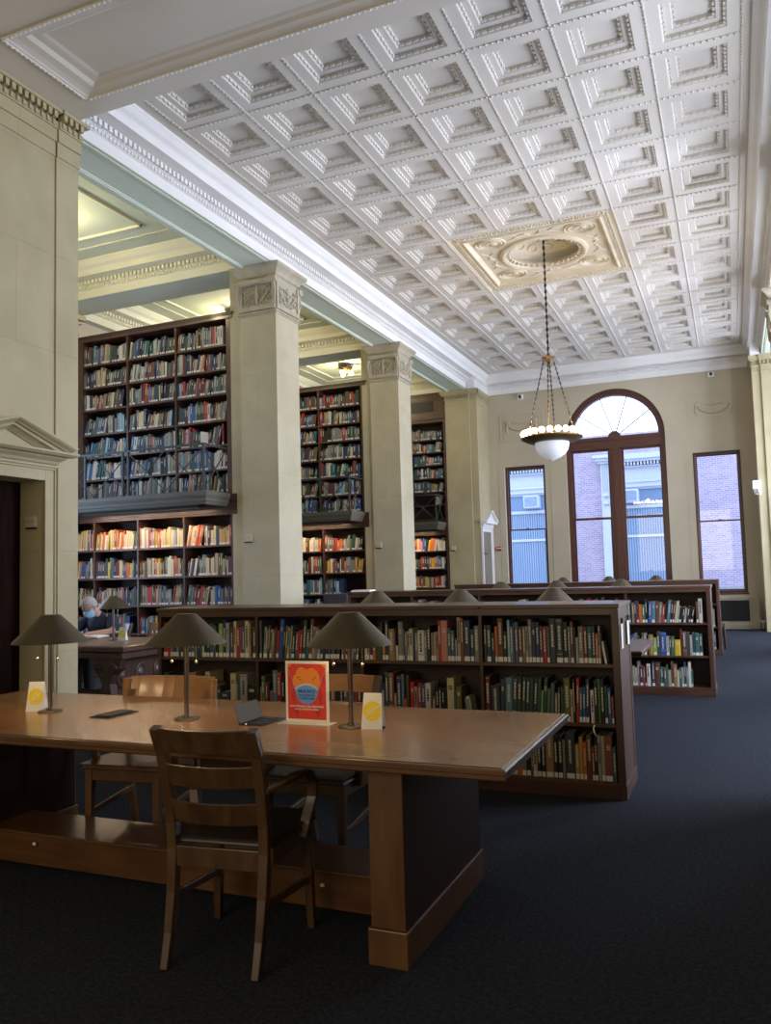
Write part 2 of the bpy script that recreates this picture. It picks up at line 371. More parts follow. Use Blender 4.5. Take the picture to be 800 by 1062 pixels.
for j in range(17):
    if j in (7, 8):
        beadline(b, (GX[0], GY[j], ZC), (GX[2], GY[j], ZC)); beadline(b, (GX[5], GY[j], ZC), (GX[7], GY[j], ZC))
    else: beadline(b, (GX[0], GY[j], ZC), (GX[7], GY[j], ZC))
# flat margins round the coffers
XW, XE, YS = -5.82, mx(-5.82), 5.90
b.box(XW, GX[0], YS, YB, ZC, ZC+.02); b.box(GX[7], XE, YS, YB, ZC, ZC+.02)
b.box(GX[0], GX[7], YS, GY[0], ZC, ZC+.02); b.box(GX[0], GX[7], GY[16], YB, ZC, ZC+.02)
struct('ceiling', b, M_plaster)
b = MB(); ring(b, XW, XE, YS, YB-.03, 'NWE'); struct('ceiling_cornice', b, M_white)
# medallion
b = MB()
x0, x1, y0, y1 = GX[2], GX[5], GY[6], GY[9]; cxm, cym = (x0+x1)/2, (y0+y1)/2
def rect_ring(mb, rects, m=0):
    vs = []
    for d, z in rects: vs += [(x0+d,y0+d,z),(x1-d,y0+d,z),(x1-d,y1-d,z),(x0+d,y1-d,z)]
    mb.add(vs, [(i*4+k, i*4+(k+1)%4, i*4+4+(k+1)%4, i*4+4+k) for i in range(len(rects)-1) for k in range(4)], m)
rect_ring(b, [(0,ZC),(.03,ZC),(.035,ZC+.012),(.18,ZC+.012),(.19,ZC-.01),(.21,ZC-.01),(.225,ZC+.03),(.25,ZC+.055)])
for k in range(26):
    for (ax, c0) in (('x', y0+.107), ('x', y1-.107), ('y', x0+.107), ('y', x1-.107)):
        L = (x1-x0) if ax == 'x' else (y1-y0); u = (L-.22)*(k+.5)/26+.11
        c = (x0+u, c0, ZC+.004) if ax == 'x' else (c0, y0+u, ZC+.004)
        M_ = Matrix.Translation(c) @ Matrix.Rotation(PI/4, 4, 'Z')
        b.box(-.036, .036, -.007, .007, -.012, .012, 0, M_); b.box(-.007, .007, -.036, .036, -.012, .012, 0, M_)
# plate with circular hole and dome
ZP = ZC+.055; RD = .68; n = 48
vs = []; fs = []
for k in range(n):
    a = 2*PI*k/n; c, s_ = math.cos(a), math.sin(a); hx, hy = (x1-x0)/2-.25, (y1-y0)/2-.25
    tt = min(hx/max(abs(c),1e-6), hy/max(abs(s_),1e-6)); vs.append((cxm+c*tt, cym+s_*tt, ZP)); vs.append((cxm+c*RD, cym+s_*RD, ZP))
for k in range(n): k2 = (k+1) % n; fs.append((2*k, 2*k2, 2*k2+1, 2*k+1))
# corner fill
for sx_, sy_ in ((1,1),(1,-1),(-1,1),(-1,-1)):
    vs.append((cxm+sx_*hx, cym+sy_*hy, ZP)); ci = len(vs)-1
    a0 = math.atan2(sy_*hy, sx_*hx) % (2*PI); k = int(a0/(2*PI/n)); fs.append((2*k, ci, 2*((k+1) % n)))
b.add(vs, fs)
b.lathe([(RD,0),(RD,-.035),(RD-.04,-.05),(RD-.08,-.035),(RD-.09,.0),(RD-.13,.01),(RD-.13,.035),(RD-.01,.04),(RD-.01,.12),(RD-.07,.16),(.55,.21),(.42,.285),(.26,.345),(.12,.37),(.0,.375)], (cxm, cym, ZP), 48, cap=False)
for k in range(36):
    a = 2*PI*k/36; M_ = Matrix.Translation((cxm+math.cos(a)*(RD-.115), cym+math.sin(a)*(RD-.115), ZP-.004)) @ Matrix.Rotation(a, 4, 'Z')
    b.box(-.025, .03, -.022, .022, -.018, .02, 0, M_)
for k in range(12):
    a = 2*PI*k/12
    for rr_, zz, q in ((.47, .250, .060), (.29, .325, .045)):
        c = Vector((cxm+math.cos(a+q)*rr_, cym+math.sin(a+q)*rr_, ZP+zz))
        b.tube([c+Vector((math.cos(t_)*q*1.3, math.sin(t_)*q*1.3, -math.cos(t_-a)*q*.55)) for t_ in [2*PI*i/10 for i in range(11)]], .016, 5)
rng = random.Random(5)
for sx_, sy_ in ((1,1),(1,-1),(-1,1),(-1,-1)):
    c0 = Vector((cxm+sx_*.68, cym+sy_*.70, ZP-.005))
    for r_ in (.20, .15):
        b.tube([c0+Vector((r_*math.cos(t_)*1.15, r_*math.sin(t_), 0)) for t_ in [2*PI*i/20 for i in range(21)]], .014, 6)
    for k in range(6):
        a = 2*PI*k/6+.3
        b.tube([c0+Vector((math.cos(a+u*2)*(.03+.08*u), math.sin(a+u*2)*(.03+.08*u), 0)) for u in [i/5 for i in range(6)]], [.016,.018,.016,.012,.008,.004], 5)
for k in range(4):
    a = k*PI/2
    for sg in (-1, 1):
        base = Matrix.Translation((cxm, cym, ZP-.004)) @ Matrix.Rotation(a, 4, 'Z')
        b.tube([(.78+.06*math.sin(u*5), sg*(.05+.36*u), 0) for u in [i/10 for i in range(11)]], [.02-.0015*i for i in range(11)], 5, 0, base)
        b.tube([(.86-.05*math.sin(u*5), sg*(.10+.30*u), 0) for u in [i/10 for i in range(11)]], [.016-.001*i for i in range(11)], 5, 0, base)
struct('ceiling_medallion', b, M_medal, smooth=True)

# side ceilings: alcove bays west and east
BAYS = [(6.10, 9.87), (10.50, 14.62), (15.22, 19.12)]
AW, AE = -9.97, -6.41
def alcove_ceiling(x0_, x1_, y0_, y1_, nm, seen):
    b = MB()
    b.add([(x0_,y0_,ZC),(x1_,y0_,ZC),(x1_,y1_,ZC),(x0_,y1_,ZC)], [(0,1,2,3)])
    struct('ceiling', b, M_alcove)
    b = MB(); ring(b, x0_, x1_, y0_, y1_, seen)
    fr = [(x0_+.665,y0_+.665,x1_-.665,y1_-.665)]
    for (xa,ya,xb,yb) in fr:
        for p, q in (((xa,ya),(xb,ya)),((xb,ya),(xb,yb)),((xb,yb),(xa,yb)),((xa,yb),(xa,ya))): beadline(b, (*p,ZC-.004), (*q,ZC-.004), .06, .016)
    xa,ya,xb,yb = x0_+.94, y0_+.94, x1_-.94, y1_-.94
    for (u0,u1,v0,v1) in ((xa,xb,ya,ya+.03),(xa,xb,yb-.03,yb),(xa,xa+.03,ya,yb),(xb-.03,xb,ya,yb)): b.box(u0,u1,v0,v1,ZC-.028,ZC)
    struct('ceiling_cornice', b, M_cream)
for (ya_, yb_) in BAYS:
    alcove_ceiling(AW, AE, ya_, yb_, '', 'NW')
    alcove_ceiling(mx(AE), 2.9, ya_, yb_, '', 'N')
# architrave beams and cross beams (undersides at ZA)
def beam(mb, x0_, x1_, y0_, y1_, m=0): mb.box(x0_, x1_, y0_, y1_, ZA, 6.5, m)
b = MB()
for (xo, xi) in ((-5.82, -6.41), (mx(-5.82), mx(-6.41))):
    x0_, x1_ = min(xo, xi)+.002, max(xo, xi)-.002
    beam(b, x0_, x1_, 5.95, YB-.01)
    sgn = 1 if xo < 0 else -1
    for d, w_, h in ((.045,.012,.012), (.07,.012,.012), (.46,.09,.016), (.475,.06,.03), (.56,.012,.012)):
        u = xo-sgn*d; b.box(min(u, u-sgn*w_), max(u, u-sgn*w_), 6.0, 19.1, ZA-h, ZA)
for (ya_, yb_) in ((9.875, 10.495), (14.625, 15.215), (19.125, YB)):
    beam(b, -10.2, -6.41, ya_, yb_); beam(b, mx(-6.41), 3.1, ya_, yb_)
beam(b, -10.2, -6.41, 5.0, 6.09); beam(b, mx(-6.41), 3.1, 5.0, 6.09)
beam(b, -10.2, AW-.005, 6.0, YB); beam(b, 2.905, 3.1, 6.0, YB)
struct('ceiling_beam', b, M_alcove)
b = MB(); beam(b, -5.80, -5.60, 19.0, YB-.01); beam(b, .54, .74, 19.0, YB-.01)
for s_ in (0, 1):
    for k in range(14):
        yy = 19.04+k*.08
        xx = -5.60 if s_ == 0 else .54-.04
        b.box(xx, xx+.04, yy, yy+.045, 6.107, 6.168)
    b.box(-5.61 if s_ == 0 else .50, -5.56 if s_ == 0 else .55, 18.98, YB-.01, 6.17, 6.20)
struct('trim_2', b, M_white)

# the broad beam across the near end of the hall
b = MB(); zB = 5.90
NX0, NX1 = -5.72, .66
b.box(NX0, NX1, 4.30, 5.90, zB+.10, 6.6)
vs = []
# soffit with sunk panel
pr = [(0,zB),(.24,zB),(.245,zB-.012),(.265,zB-.012),(.275,zB+.0),(.30,zB+.012),(.34,zB+.02),(.36,zB+.045),(.40,zB+.05),(.42,zB+.06)]
X0, X1, Y0, Y1 = NX0, NX1, 4.45, 5.90
for d, z in pr:
    dx = d*1.78; vs += [(X0+dx,Y0+d,z),(X1-dx,Y0+d,z),(X1-dx,Y1-d,z),(X0+dx,Y1-d,z)]
n = len(pr); fs = [(i*4+k, i*4+(k+1)%4, i*4+4+(k+1)%4, i*4+4+k) for i in range(n-1) for k in range(4)]; fs.append(tuple((n-1)*4+k for k in range(4)))
b.add(vs, fs)
b.add([(X0,Y1,zB),(X1,Y1,zB),(X1,Y1,6.6),(X0,Y1,6.6)], [(0,1,2,3)]); b.add([(X0,Y0,zB),(X1,Y0,zB),(X1,Y0,6.6),(X0,Y0,6.6)], [(0,1,2,3)])
d = .25; dx = d*1.78; bb = MB()
for p, q in (((X0+dx,Y0+d),(X1-dx,Y0+d)),((X1-dx,Y0+d),(X1-dx,Y1-d)),((X1-dx,Y1-d),(X0+dx,Y1-d)),((X0+dx,Y1-d),(X0+dx,Y0+d))):
    beadline(bb, (*p,zB-.014), (*q,zB-.014), .05, .013)
# next, lower part towards the camera: flat soffit with bead
b.box(NX0, NX1, 3.9, 4.45, zB, 6.6)
struct('ceiling_cross_beam', b, M_plaster); struct('trim_6', bb, M_white)
b = MB(); b.box(-6.6, 1.4, -4.2, 3.9, 6.38, 6.5); struct('ceiling', b, M_plaster)
b = MB(); ring(b, NX0, NX1, -4.0, 3.9, 'N'); struct('ceiling_cornice', b, M_white)

# near west wall with door opening and pediment
b = MB()
xf = -5.70; xbk = -6.40
def wbox(ya, yb, za, zb, x=xf): b.box(xbk, x, ya, yb, za, zb)
wbox(-4.0, 4.67, 0, 6.6); wbox(5.57, 5.97, 0, 6.6); wbox(4.67, 5.57, 2.37, 6.6)
b.box(xf-.001, xf+.018, 5.694, 5.972, 0, 5.6)
# entablature bands
for (ya, yb, o_) in ((-4.0, 5.69, 0), (5.694, 5.975, .018)):
    x_ = xf+o_
    b.box(x_-.01, x_+.012, ya, yb+o_*.5, 5.46, 5.60); b.box(x_-.01, x_+.03, ya, yb+o_*.6, 5.60, 5.72)
    b.box(x_-.01, x_+.045, ya, yb+o_*.8, 5.72, 5.79); b.box(x_-.01, x_+.10, ya, yb+.03+o_, 5.86, 5.895)
    k = int((yb-ya)/.07)
    for i in range(k):
        y_ = ya+.035+i*.07; b.box(x_, x_+.085, y_-.02, y_+.02, 5.80, 5.86); b.box(x_, x_+.06, y_-.014, y_+.014, 5.735, 5.785)
struct('wall_west_near', b, M_stoneX)
b = MB()
def architrave(ya, yb, zt):
    for (w0, w1, h) in ((0,.10,.022),(.10,.12,.035),(.12,.14,.05)):
        b.box(xf-.01, xf+h, ya-w1, ya-w0, 0, zt+w1); b.box(xf-.01, xf+h, yb+w0, yb+w1, 0, zt+w1)
        b.box(xf-.01, xf+h, ya-w0, yb+w0, zt+w0, zt+w1)
architrave(4.67, 5.57, 2.37)
PC, PH = 5.12, .68
RP = [(0,-.01),(0,.205),(.018,.205),(.030,.190),(.044,.158),(.052,.150),(.052,.128),(.074,.120),(.074,.100),(.104,.045),(.110,-.01)]
for sg in (-1, 1):
    vs = []
    for t_, p_ in RP:
        e_ = PH-t_*1.3; vs += [(xf+p_, PC+sg*e_, 2.672-t_), (xf+p_, PC, 2.878-t_)]
    b.add(vs, [(2*k, 2*k+1, 2*k+3, 2*k+2) for k in range(len(RP)-1)]+[tuple(2*k for k in range(len(RP)))])
BP = [(2.622,-.01),(2.622,.20),(2.604,.20),(2.596,.185),(2.585,.17),(2.583,.125),(2.570,.115),(2.545,.075),(2.520,.060),(2.518,.045),(2.500,.04),(2.500,-.01)]
vs = []
for z_, p_ in BP: e_ = PH-(.20-p_)*.9; vs += [(xf+p_, PC-e_, z_), (xf+p_, PC+e_, z_)]
b.add(vs, [(2*k, 2*k+1, 2*k+3, 2*k+2) for k in range(len(BP)-1)]+[tuple(2*k for k in range(len(BP))), tuple(2*k+1 for k in range(len(BP)))])
b.prism([(PC-.5, 2.60), (PC+.5, 2.60), (PC, 2.80)], xf-.01, xf+.03, 'x')
struct('trim_3', b, M_stone, bevel=.004)
b = MB(); b.box(-6.38, -5.98, 4.60, 5.64, 0, 2.44)
for (za, zb) in ((.25,1.0),(1.15,2.2)):
    for (ya, yb) in ((4.76,5.07),(5.15,5.48)): b.box(-5.985, -5.972, ya, yb, za, zb)
struct('door_1', b, M_dark_door)
# other sides
b = MB(); b.box(.64, 1.3, -4.0, 5.97, 0, 6.6); struct('wall_east_near', b, M_stoneX)
b = MB(); b.box(-6.4, 1.3, -4.25, -4.0, 0, 6.6); struct('wall_south', b, M_wall)
b = MB(); b.box(-10.35, -6.4, 5.0, 5.6, 0, 6.6); b.box(.7, 3.2, 5.0, 5.6, 0, 6.6); struct('wall_south', b, M_wall)
b = MB(); xw0, xw1 = -10.35, -10.12
b.box(xw0, xw1, 5.6, 7.1, 0, 6.6); b.box(xw0, xw1, 8.7, YB, 0, 6.6); b.box(xw0, xw1, 7.1, 8.7, 0, 1.0); b.box(xw0, xw1, 7.1, 8.7, 4.2, 6.6)
struct('wall_west', b, M_wall)
f = MB(); 
for (za, zb, ya, yb) in ((1.0,4.2,7.1,7.17),(1.0,4.2,8.63,8.7),(1.0,1.07,7.17,8.63),(4.13,4.2,7.17,8.63),(2.55,2.62,7.17,8.63)): f.box(-10.27, -10.2, ya, yb, za, zb)
o = struct('window_4', f, M_winwood); g = MB(); g.box(-10.24, -10.235, 7.15, 8.65, 1.05, 4.15); mk('glass_pane', g, M_glass, o)
b = MB(); xe0, xe1 = 2.95, 3.2; cuts = [(6.5, 9.3), (11.2, 14.0), (15.8, 18.6)]
yy = 5.6
for (ya, yb) in cuts: b.box(xe0, xe1, yy, ya, 0, 6.6); b.box(xe0, xe1, ya, yb, 0, .9); b.box(xe0, xe1, ya, yb, 5.3, 6.6); yy = yb
b.box(xe0, xe1, yy, YB, 0, 6.6); struct('wall_east', b, M_wall)
for i, (ya, yb) in enumerate(cuts):
    f = MB(); 
    for (c0, c1, za, zb) in ((ya,ya+.08,.9,5.3),(yb-.08,yb,.9,5.3),(ya,yb,.9,.98),(ya,yb,5.22,5.3),(ya,yb,3.0,3.08),((ya+yb)/2-.06,(ya+yb)/2+.06,.9,5.3)): f.box(3.04, 3.12, c0, c1, za, zb)
    o = struct('window_%d' % (5+i), f, M_winwood); g = MB(); g.box(3.07, 3.075, ya+.02, yb-.02, .92, 5.28); mk('glass_pane', g, M_glass, o)

# wall end pilasters at the north end (both sides), plus small door
b = MB()
for s_ in (0, 1):
    def X(x): return x if s_ == 0 else mx(x)
    def bx(xa, xb, ya, yb, za, zb): b.box(min(X(xa),X(xb)), max(X(xa),X(xb)), ya, yb, za, zb)
    bx(-6.43, -5.80, 19.15, YB, 0, 5.92); bx(-5.80, -5.62, 19.19, YB, 0, 5.92)
    for (h0, h1, o_) in ((5.55,5.58,.015),(5.68,5.72,.03),(5.80,5.84,.07),(5.84,5.92,.10)):
        bx(-6.43-o_, -5.80+o_*.4, 19.15-o_, 19.16, h0, h1); bx(-5.80, -5.62+o_*.6, 19.19-o_, 19.20, h0, h1); bx(-5.63, -5.62+o_*.6, 19.2-o_, YB, h0, h1)
    for k in range(9): bx(-6.43+.01+k*.075, -6.43+.055+k*.075, 19.15-.06, 19.16, 5.735, 5.795)
    for k in range(12): bx(-5.62, -5.62+.03, 19.22+k*.08, 19.265+k*.08, 5.735, 5.795)
struct('trim_4', b, M_stone, bevel=.004)
b = MB()
xq = -5.62
for (ya, yb, w0) in ((19.30, 20.02, 2.41),):
    for (a0, a1, h) in ((0,.08,.03),(.08,.12,.05)):
        b.box(xq, xq+h, ya-a1, ya-a0, 0, w0+a1); b.box(xq, xq+h, yb+a0, yb+a1, 0, w0+a1); b.box(xq, xq+h, ya-a0, yb+a0, w0+a0, w0+a1)
    b.box(xq, xq+.07, ya-.10, yb+.10, 2.53, 2.60); b.box(xq, xq+.17, ya-.16, yb+.12, 2.60, 2.66)
    c = (ya+yb)/2; b.prism([(c-.52,2.66),(c+.48,2.66),(c,2.90)], xq, xq+.12, 'x'); 
    for sg in (-1,1): b.prism([(c+sg*.52,2.66),(c,2.94),(c,2.90),(c+sg*.42,2.66)], xq, xq+.19, 'x')
D2 = struct('door_2', b, M_white)
b = MB(); b.box(xq, xq+.012, 19.30, 20.02, 0, 2.41); mk('door_panel', b, noisy(mat('grey_door_paint', (.20,.17,.13), .5), (.19,.16,.125), (.22,.19,.15), 3)[0], D2)
b = MB(); b.box(xq+.012, xq+.04, 19.36, 19.66, 1.86, 1.88); mk('door_bar', b, M_dkmetal, D2)
# radiator cover below the right window
b = MB(); b.box(-.80, .46, YB-.16, YB-.03, 0, .735); frame_rect(b, -.80, .46, .05, .735, .07, YB-.172, YB-.16)
rad = tag(mk('radiator_cover', b, M_wall, bevel=.006), 'beige built-in radiator cover under the right-hand window', 'radiator cover')
b = MB(); b.box(-.62, .25, YB-.175, YB-.165, .18, .64)
for k in range(22): b.box(-.62+k*.04, -.61+k*.04, YB-.182, YB-.175, .18, .64)
for k in range(12): b.box(-.62, .25, YB-.180, YB-.175, .19+k*.038, .195+k*.038)
mk('grille', b, M_black, rad)
o = MB(); o.box(.46, .56, YB-.3, YB-.12, .16, .19); o.lathe([(.02,-.16),(.02,0)], (.51, YB-.2, .17), 10)
tag(mk('radiator_valve', o, M_white), 'white pipe valve at the right end of the radiator cover', 'valve')

# pillars -----------------------------------------------------------
def scrolls(mb, cx_, w_, z0, z1, yf, M_):
    rg = random.Random(3)
    rows = [(z0+.05, .055), (z0+.14, .065), (z0+.23, .05)]
    for sg in (-1, 1):
        for (zz, rr_) in rows:
            for q in range(2):
                u0 = w_*(.13+.24*q)
                c = Vector((cx_+sg*u0, yf, zz+(.02 if q else -.01)))
                pts = []
                for i in range(15):
                    a = i/14*4.2*(1 if q else -1)*sg; r_ = rr_*(1-.75*i/14); pts.append(c+Vector((math.cos(a)*r_*.9, -.002, math.sin(a)*r_)))
                mb.tube(pts, [.016-.0006*i for i in range(15)], 5, 0, M_)
        for k in range(5):
            a = Vector((cx_+sg*w_*(.08+.08*k), yf, z0+.02+.04*k)); mb.tube([a, a+Vector((sg*.04, -.006, .05)), a+Vector((sg*.07, 0, .04))], [.012,.015,.005], 5, 0, M_)
    mb.tube([(cx_, yf, z0), (cx_, yf-.01, (z0+z1)/2), (cx_, yf, z1)], [.018,.024,.012], 6, 0, M_)
PIL = [('nearer', 9.94, 10.59), ('farther', 14.56, 15.20)]
def pillar(side, y0_, y1_, label):
    s_ = 1 if side == 'w' else -1
    def X(x): return x if side == 'w' else mx(x)
    cx_, cy_ = X(-6.12), (y0_+y1_)/2
    t = thing('pillar', label, 'pillar', (cx_, cy_, 0))
    hw, hd = .30, (y1_-y0_)/2
    b = MB(); b.box(-hw, hw, -hd, hd, 0, 5.20); b.box(-hw-.015, hw+.015, -hd-.015, hd+.015, 0, .18)
    mk('shaft', b, M_stoneP, t)
    b = MB(); ox = -s_*(hw+.09); b.box(ox-.11, ox+.11, -hd+.05, hd-.05, 0, ZA-.001); mk('back_pier', b, M_stoneP, t)
    b = MB()
    b.box(-hw-.012, hw+.012, -hd-.012, hd+.012, 5.20, 5.225); b.box(-hw-.03, hw+.03, -hd-.03, hd+.03, 5.225, 5.245); b.box(-hw-.012, hw+.012, -hd-.012, hd+.012, 5.245, 5.262)
    b.box(-hw-.0, hw+.0, -hd-.0, hd+.0, 5.262, 5.78)
    # face frames
    for q in range(4):
        M_ = Matrix.Rotation(q*PI/2, 4, 'Z'); W_, D_ = (hw, hd) if q % 2 == 0 else (hd, hw)
        b.box(-W_, W_, -D_-.03, -D_, 5.27, 5.34, 0, M_); b.box(-W_, -W_+.05, -D_-.03, -D_, 5.34, 5.72, 0, M_); b.box(W_-.05, W_, -D_-.03, -D_, 5.34, 5.72, 0, M_)
        scrolls(b, 0, W_*2-.12, 5.345, 5.64, -D_-.012, M_)
        if q % 2 == 0:   # bolster roll with volute ends
            b.tube([(-W_-.045,-D_-.04,5.69),(-W_+.03,-D_-.045,5.69),(-.10,-D_-.03,5.69),(-.03,-D_-.04,5.69),(.03,-D_-.04,5.69),(.10,-D_-.03,5.69),(W_-.03,-D_-.045,5.69),(W_+.045,-D_-.04,5.69)], [.05,.058,.05,.035,.035,.05,.058,.05], 12, 0, M_)
            for sg in (-1, 1): b.tube([(sg*(W_-.005), -D_-.045, 5.66), (sg*(W_+.02), -D_-.045, 5.50), (sg*(W_+.0), -D_-.03, 5.36)], [.035,.02,.012], 6, 0, M_)
    # abacus, flaring
    n_ = 6; vs = []
    for i in range(n_+1):
        u = i/n_; f_ = .02+.085*u**1.8; z = 5.76+.11*u; vs += [(-hw-f_,-hd-f_,z),(hw+f_,-hd-f_,z),(hw+f_,hd+f_,z),(-hw-f_,hd+f_,z)]
    b.add(vs, [(i*4+k, i*4+(k+1)%4, i*4+4+(k+1)%4, i*4+4+k) for i in range(n_) for k in range(4)])
    b.box(-hw-.11, hw+.11, -hd-.11, hd+.11, 5.87, ZA-.001)
    mk('capital', b, M_stoneD, t)
    return t
M_stoneP = stone_mat('limestone_pillar', (.42,.375,.25), (.51,.465,.33), 'y', 3.0, 1.44, .84, (1.5,-.03))
pillar('w', 9.94, 10.59, 'square limestone pillar with carved capital, nearest of the left row')
pillar('w', 14.56, 15.20, 'square limestone pillar with carved capital, between second and third tall bookcases')
pillar('e', 9.94, 10.59, 'limestone pillar of the right side row, nearer one')
pillar('e', 14.56, 15.20, 'limestone pillar at right frame edge with carved capital cut by the photo edge')
# west wall pilasters with small capitals
b = MB()
for yc in (10.2, 14.9):
    b.box(-10.12, -9.97, yc-.28, yc+.28, 0, ZA)
    for (h0, h1, o_) in ((5.60,5.63,.02),(5.78,5.82,.05),(5.84,5.92,.09)): b.box(-10.1, -9.97+o_, yc-.28-o_, yc+.28+o_, h0, h1)
    for k in range(7): b.box(-9.97, -9.93, yc-.27+k*.08, yc-.225+k*.08, 5.72, 5.78)
struct('trim_5', b, M_stone)
# plaques
for (p, lab, rx) in (((-6.325, 9.94, 2.0), 'small cream wall plaque on the nearest pillar', 'y'), ((-6.317, 14.56, 2.0), 'small cream wall plaque on the second pillar', 'y'), ((-6.32, 19.15, 2.02), 'small cream wall plaque on the far end pilaster', 'y'), ((-5.83, 5.57, 2.0), 'small cream plaque inside the doorway at left', 'd')):
    b = MB(); b.box(-.06, .06, -.022, 0, -.045, .055); b.box(-.052, .052, -.026, -.022, -.035, .045)
    b.box(-.055, .055, -.03, 0, -.062, -.046, 1)
    for k in (-.022, .022): b.box(k-.012, k+.012, -.028, -.026, -.004, .016, 2)
    o = tag(mk('wall_plaque', b, [M_plaque, M_black, mat('plaque_mark', (.36,.34,.27), .6)]), lab, 'wall plaque'); o.location = p

# wall devices
def emergency(x, z, lab, dark=True):
    b = MB(); b.box(x-.07, x+.07, YB-.06, YB, z-.06, z+.06); b.box(x-.03, x+.03, YB-.075, YB-.06, z-.02, z+.045, 1)
    if dark: b.box(x-.03, x+.03, YB-.075, YB-.06, z-.045, z-.025, 1)
    tag(mk('wall_sensor', b, [M_white, M_black], bevel=.004), lab, 'wall sensor')
emergency(-4.753, 5.80, 'small white and black sensor box high on far wall, left of chandelier')
emergency(-.268, 5.83, 'small white sensor box high on far wall above right window', False)
b = MB(); b.box(-5.50, -5.40, YB-.04, YB, 1.94, 2.05); b.box(-5.505, -5.395, YB-.045, YB-.0, 2.0, 2.02, 1)
tag(mk('fire_alarm', b, [mat('alarm_red', (.42,.02,.02), .45), M_white], bevel=.004), 'small red fire alarm box on far wall beside left window', 'fire alarm')
b = MB(); b.box(.44, .60, 18.9, 19.15, 3.02, 3.20)
for k in (-1, 1): b.lathe([(.0,0),(.035,.01),(.045,.10),(.03,.13)], (0,0,0), 10, 0, Matrix.Translation((.50+k*.03, 18.98, 3.02)) @ Matrix.Rotation(2.7, 4, 'Y') @ Matrix.Rotation(k*.4, 4, 'X'))
tag(mk('emergency_light', b, M_white, bevel=.006), 'white twin-head emergency light box on the right-hand pilaster', 'emergency light')
# ================================================================== bookcases
def low_bookcase(label, y0, x_right, divs, x_left, shelves, top, depth=.57, open_front=True):
    t = thing('low_bookcase', label, 'bookcase', ((x_left+x_right)/2, y0, 0))
    ox, oy = t.location.x, t.location.y
    def L(mb): return mb
    def B(mb, x0, x1, ya, yb, z0, z1, m=0): mb.box(x0-ox, x1-ox, ya-oy, yb-oy, z0, z1, m)
    xr, xl = x_right, x_left; yb = y0+depth
    edges = [xl]+divs+[xr]
    m = MB()
    for a, c in zip(edges[:-1], edges[1:]): B(m, a+.002 if a != xl else a-.012, c-.002 if c != xr else c+.012, y0-.012, yb+.012, top-.027, top)
    mk('top_board', m, M_woodH, t, bevel=.004)
    m = MB(); B(m, xl+.02, xr-.042, y0, y0+.02, top-.069, top-.027); B(m, xl+.02, xr-.042, yb-.02, yb, top-.069, top-.027); mk('top_rail', m, M_woodH, t)
    for xa, xb_ in ((xr-.042, xr), (xl, xl+.03)):
        m = MB(); B(m, xa, xb_, y0-.004, yb+.004, 0, top-.027); 
        if xa > xl: 
            B(m, xr, xr+.008, y0-.006, yb+.006, 0, .09); B(m, xr, xr+.004, y0-.004, y0+.06, .09, top-.03); B(m, xr, xr+.004, yb-.06, yb+.004, .09, top-.03)
        mk('end_panel', m, M_wood, t, bevel=.003)
    m = MB(); B(m, xl+.03, xr-.042, y0+.27, y0+.285, .09, top-.03); mk('back_panel', m, M_woodB, t)
    for d in divs: m = MB(); B(m, d-.011, d+.011, y0+.003, yb-.003, .09, top-.03); mk('divider', m, M_wood, t, bevel=.002)
    for z in shelves[:-1]: m = MB(); B(m, xl+.03, xr-.042, y0+.004, yb-.004, z-.024, z); mk('shelf', m, M_woodH, t, bevel=.003)
    m = MB(); B(m, xl, xr-.03, y0-.008, y0+.015, 0, shelves[-1]-.01); B(m, xl, xr-.03, yb-.015, yb+.008, 0, shelves[-1]-.01); B(m, xl+.03, xr-.042, y0+.002, yb-.002, shelves[-1]-.02, shelves[-1]); mk('plinth', m, M_woodH, t, bevel=.003)
    return t
A_DIV = [-3.368, -2.493, -1.606]
BCA = low_bookcase('long low dark oak bookcase directly behind the front reading table', 5.38, -.70, A_DIV, -4.285, [.838, .463, .103], 1.22)
B_DIV = [-3.82, -2.93, -2.06, -1.18]
BCB = low_bookcase('second low dark oak bookcase, its end seen past the nearest one', 9.80, -.27, B_DIV, -4.72, [.809, .445, .098], 1.22)
BCC = low_bookcase('third low dark oak bookcase, farthest, below the big arched window', 14.30, -.26, [-3.82, -2.93, -2.06, -1.17], -4.72, [.815, .45, .09], 1.21)
for yy, nm in ((5.47, 'nearer'), (5.79, 'farther')):
    m = MB(); m.box(0, .006, -.045, .045, -.10, .06); m.box(.0, .014, -.012, .012, .06, .095, 1)
    o = tag(mk('shelf_label_card', m, [M_paper, M_black]), 'white range card in a holder on the nearest low bookcase end, %s card' % nm, 'label card'); o.location = (-.6935, yy, 1.03)

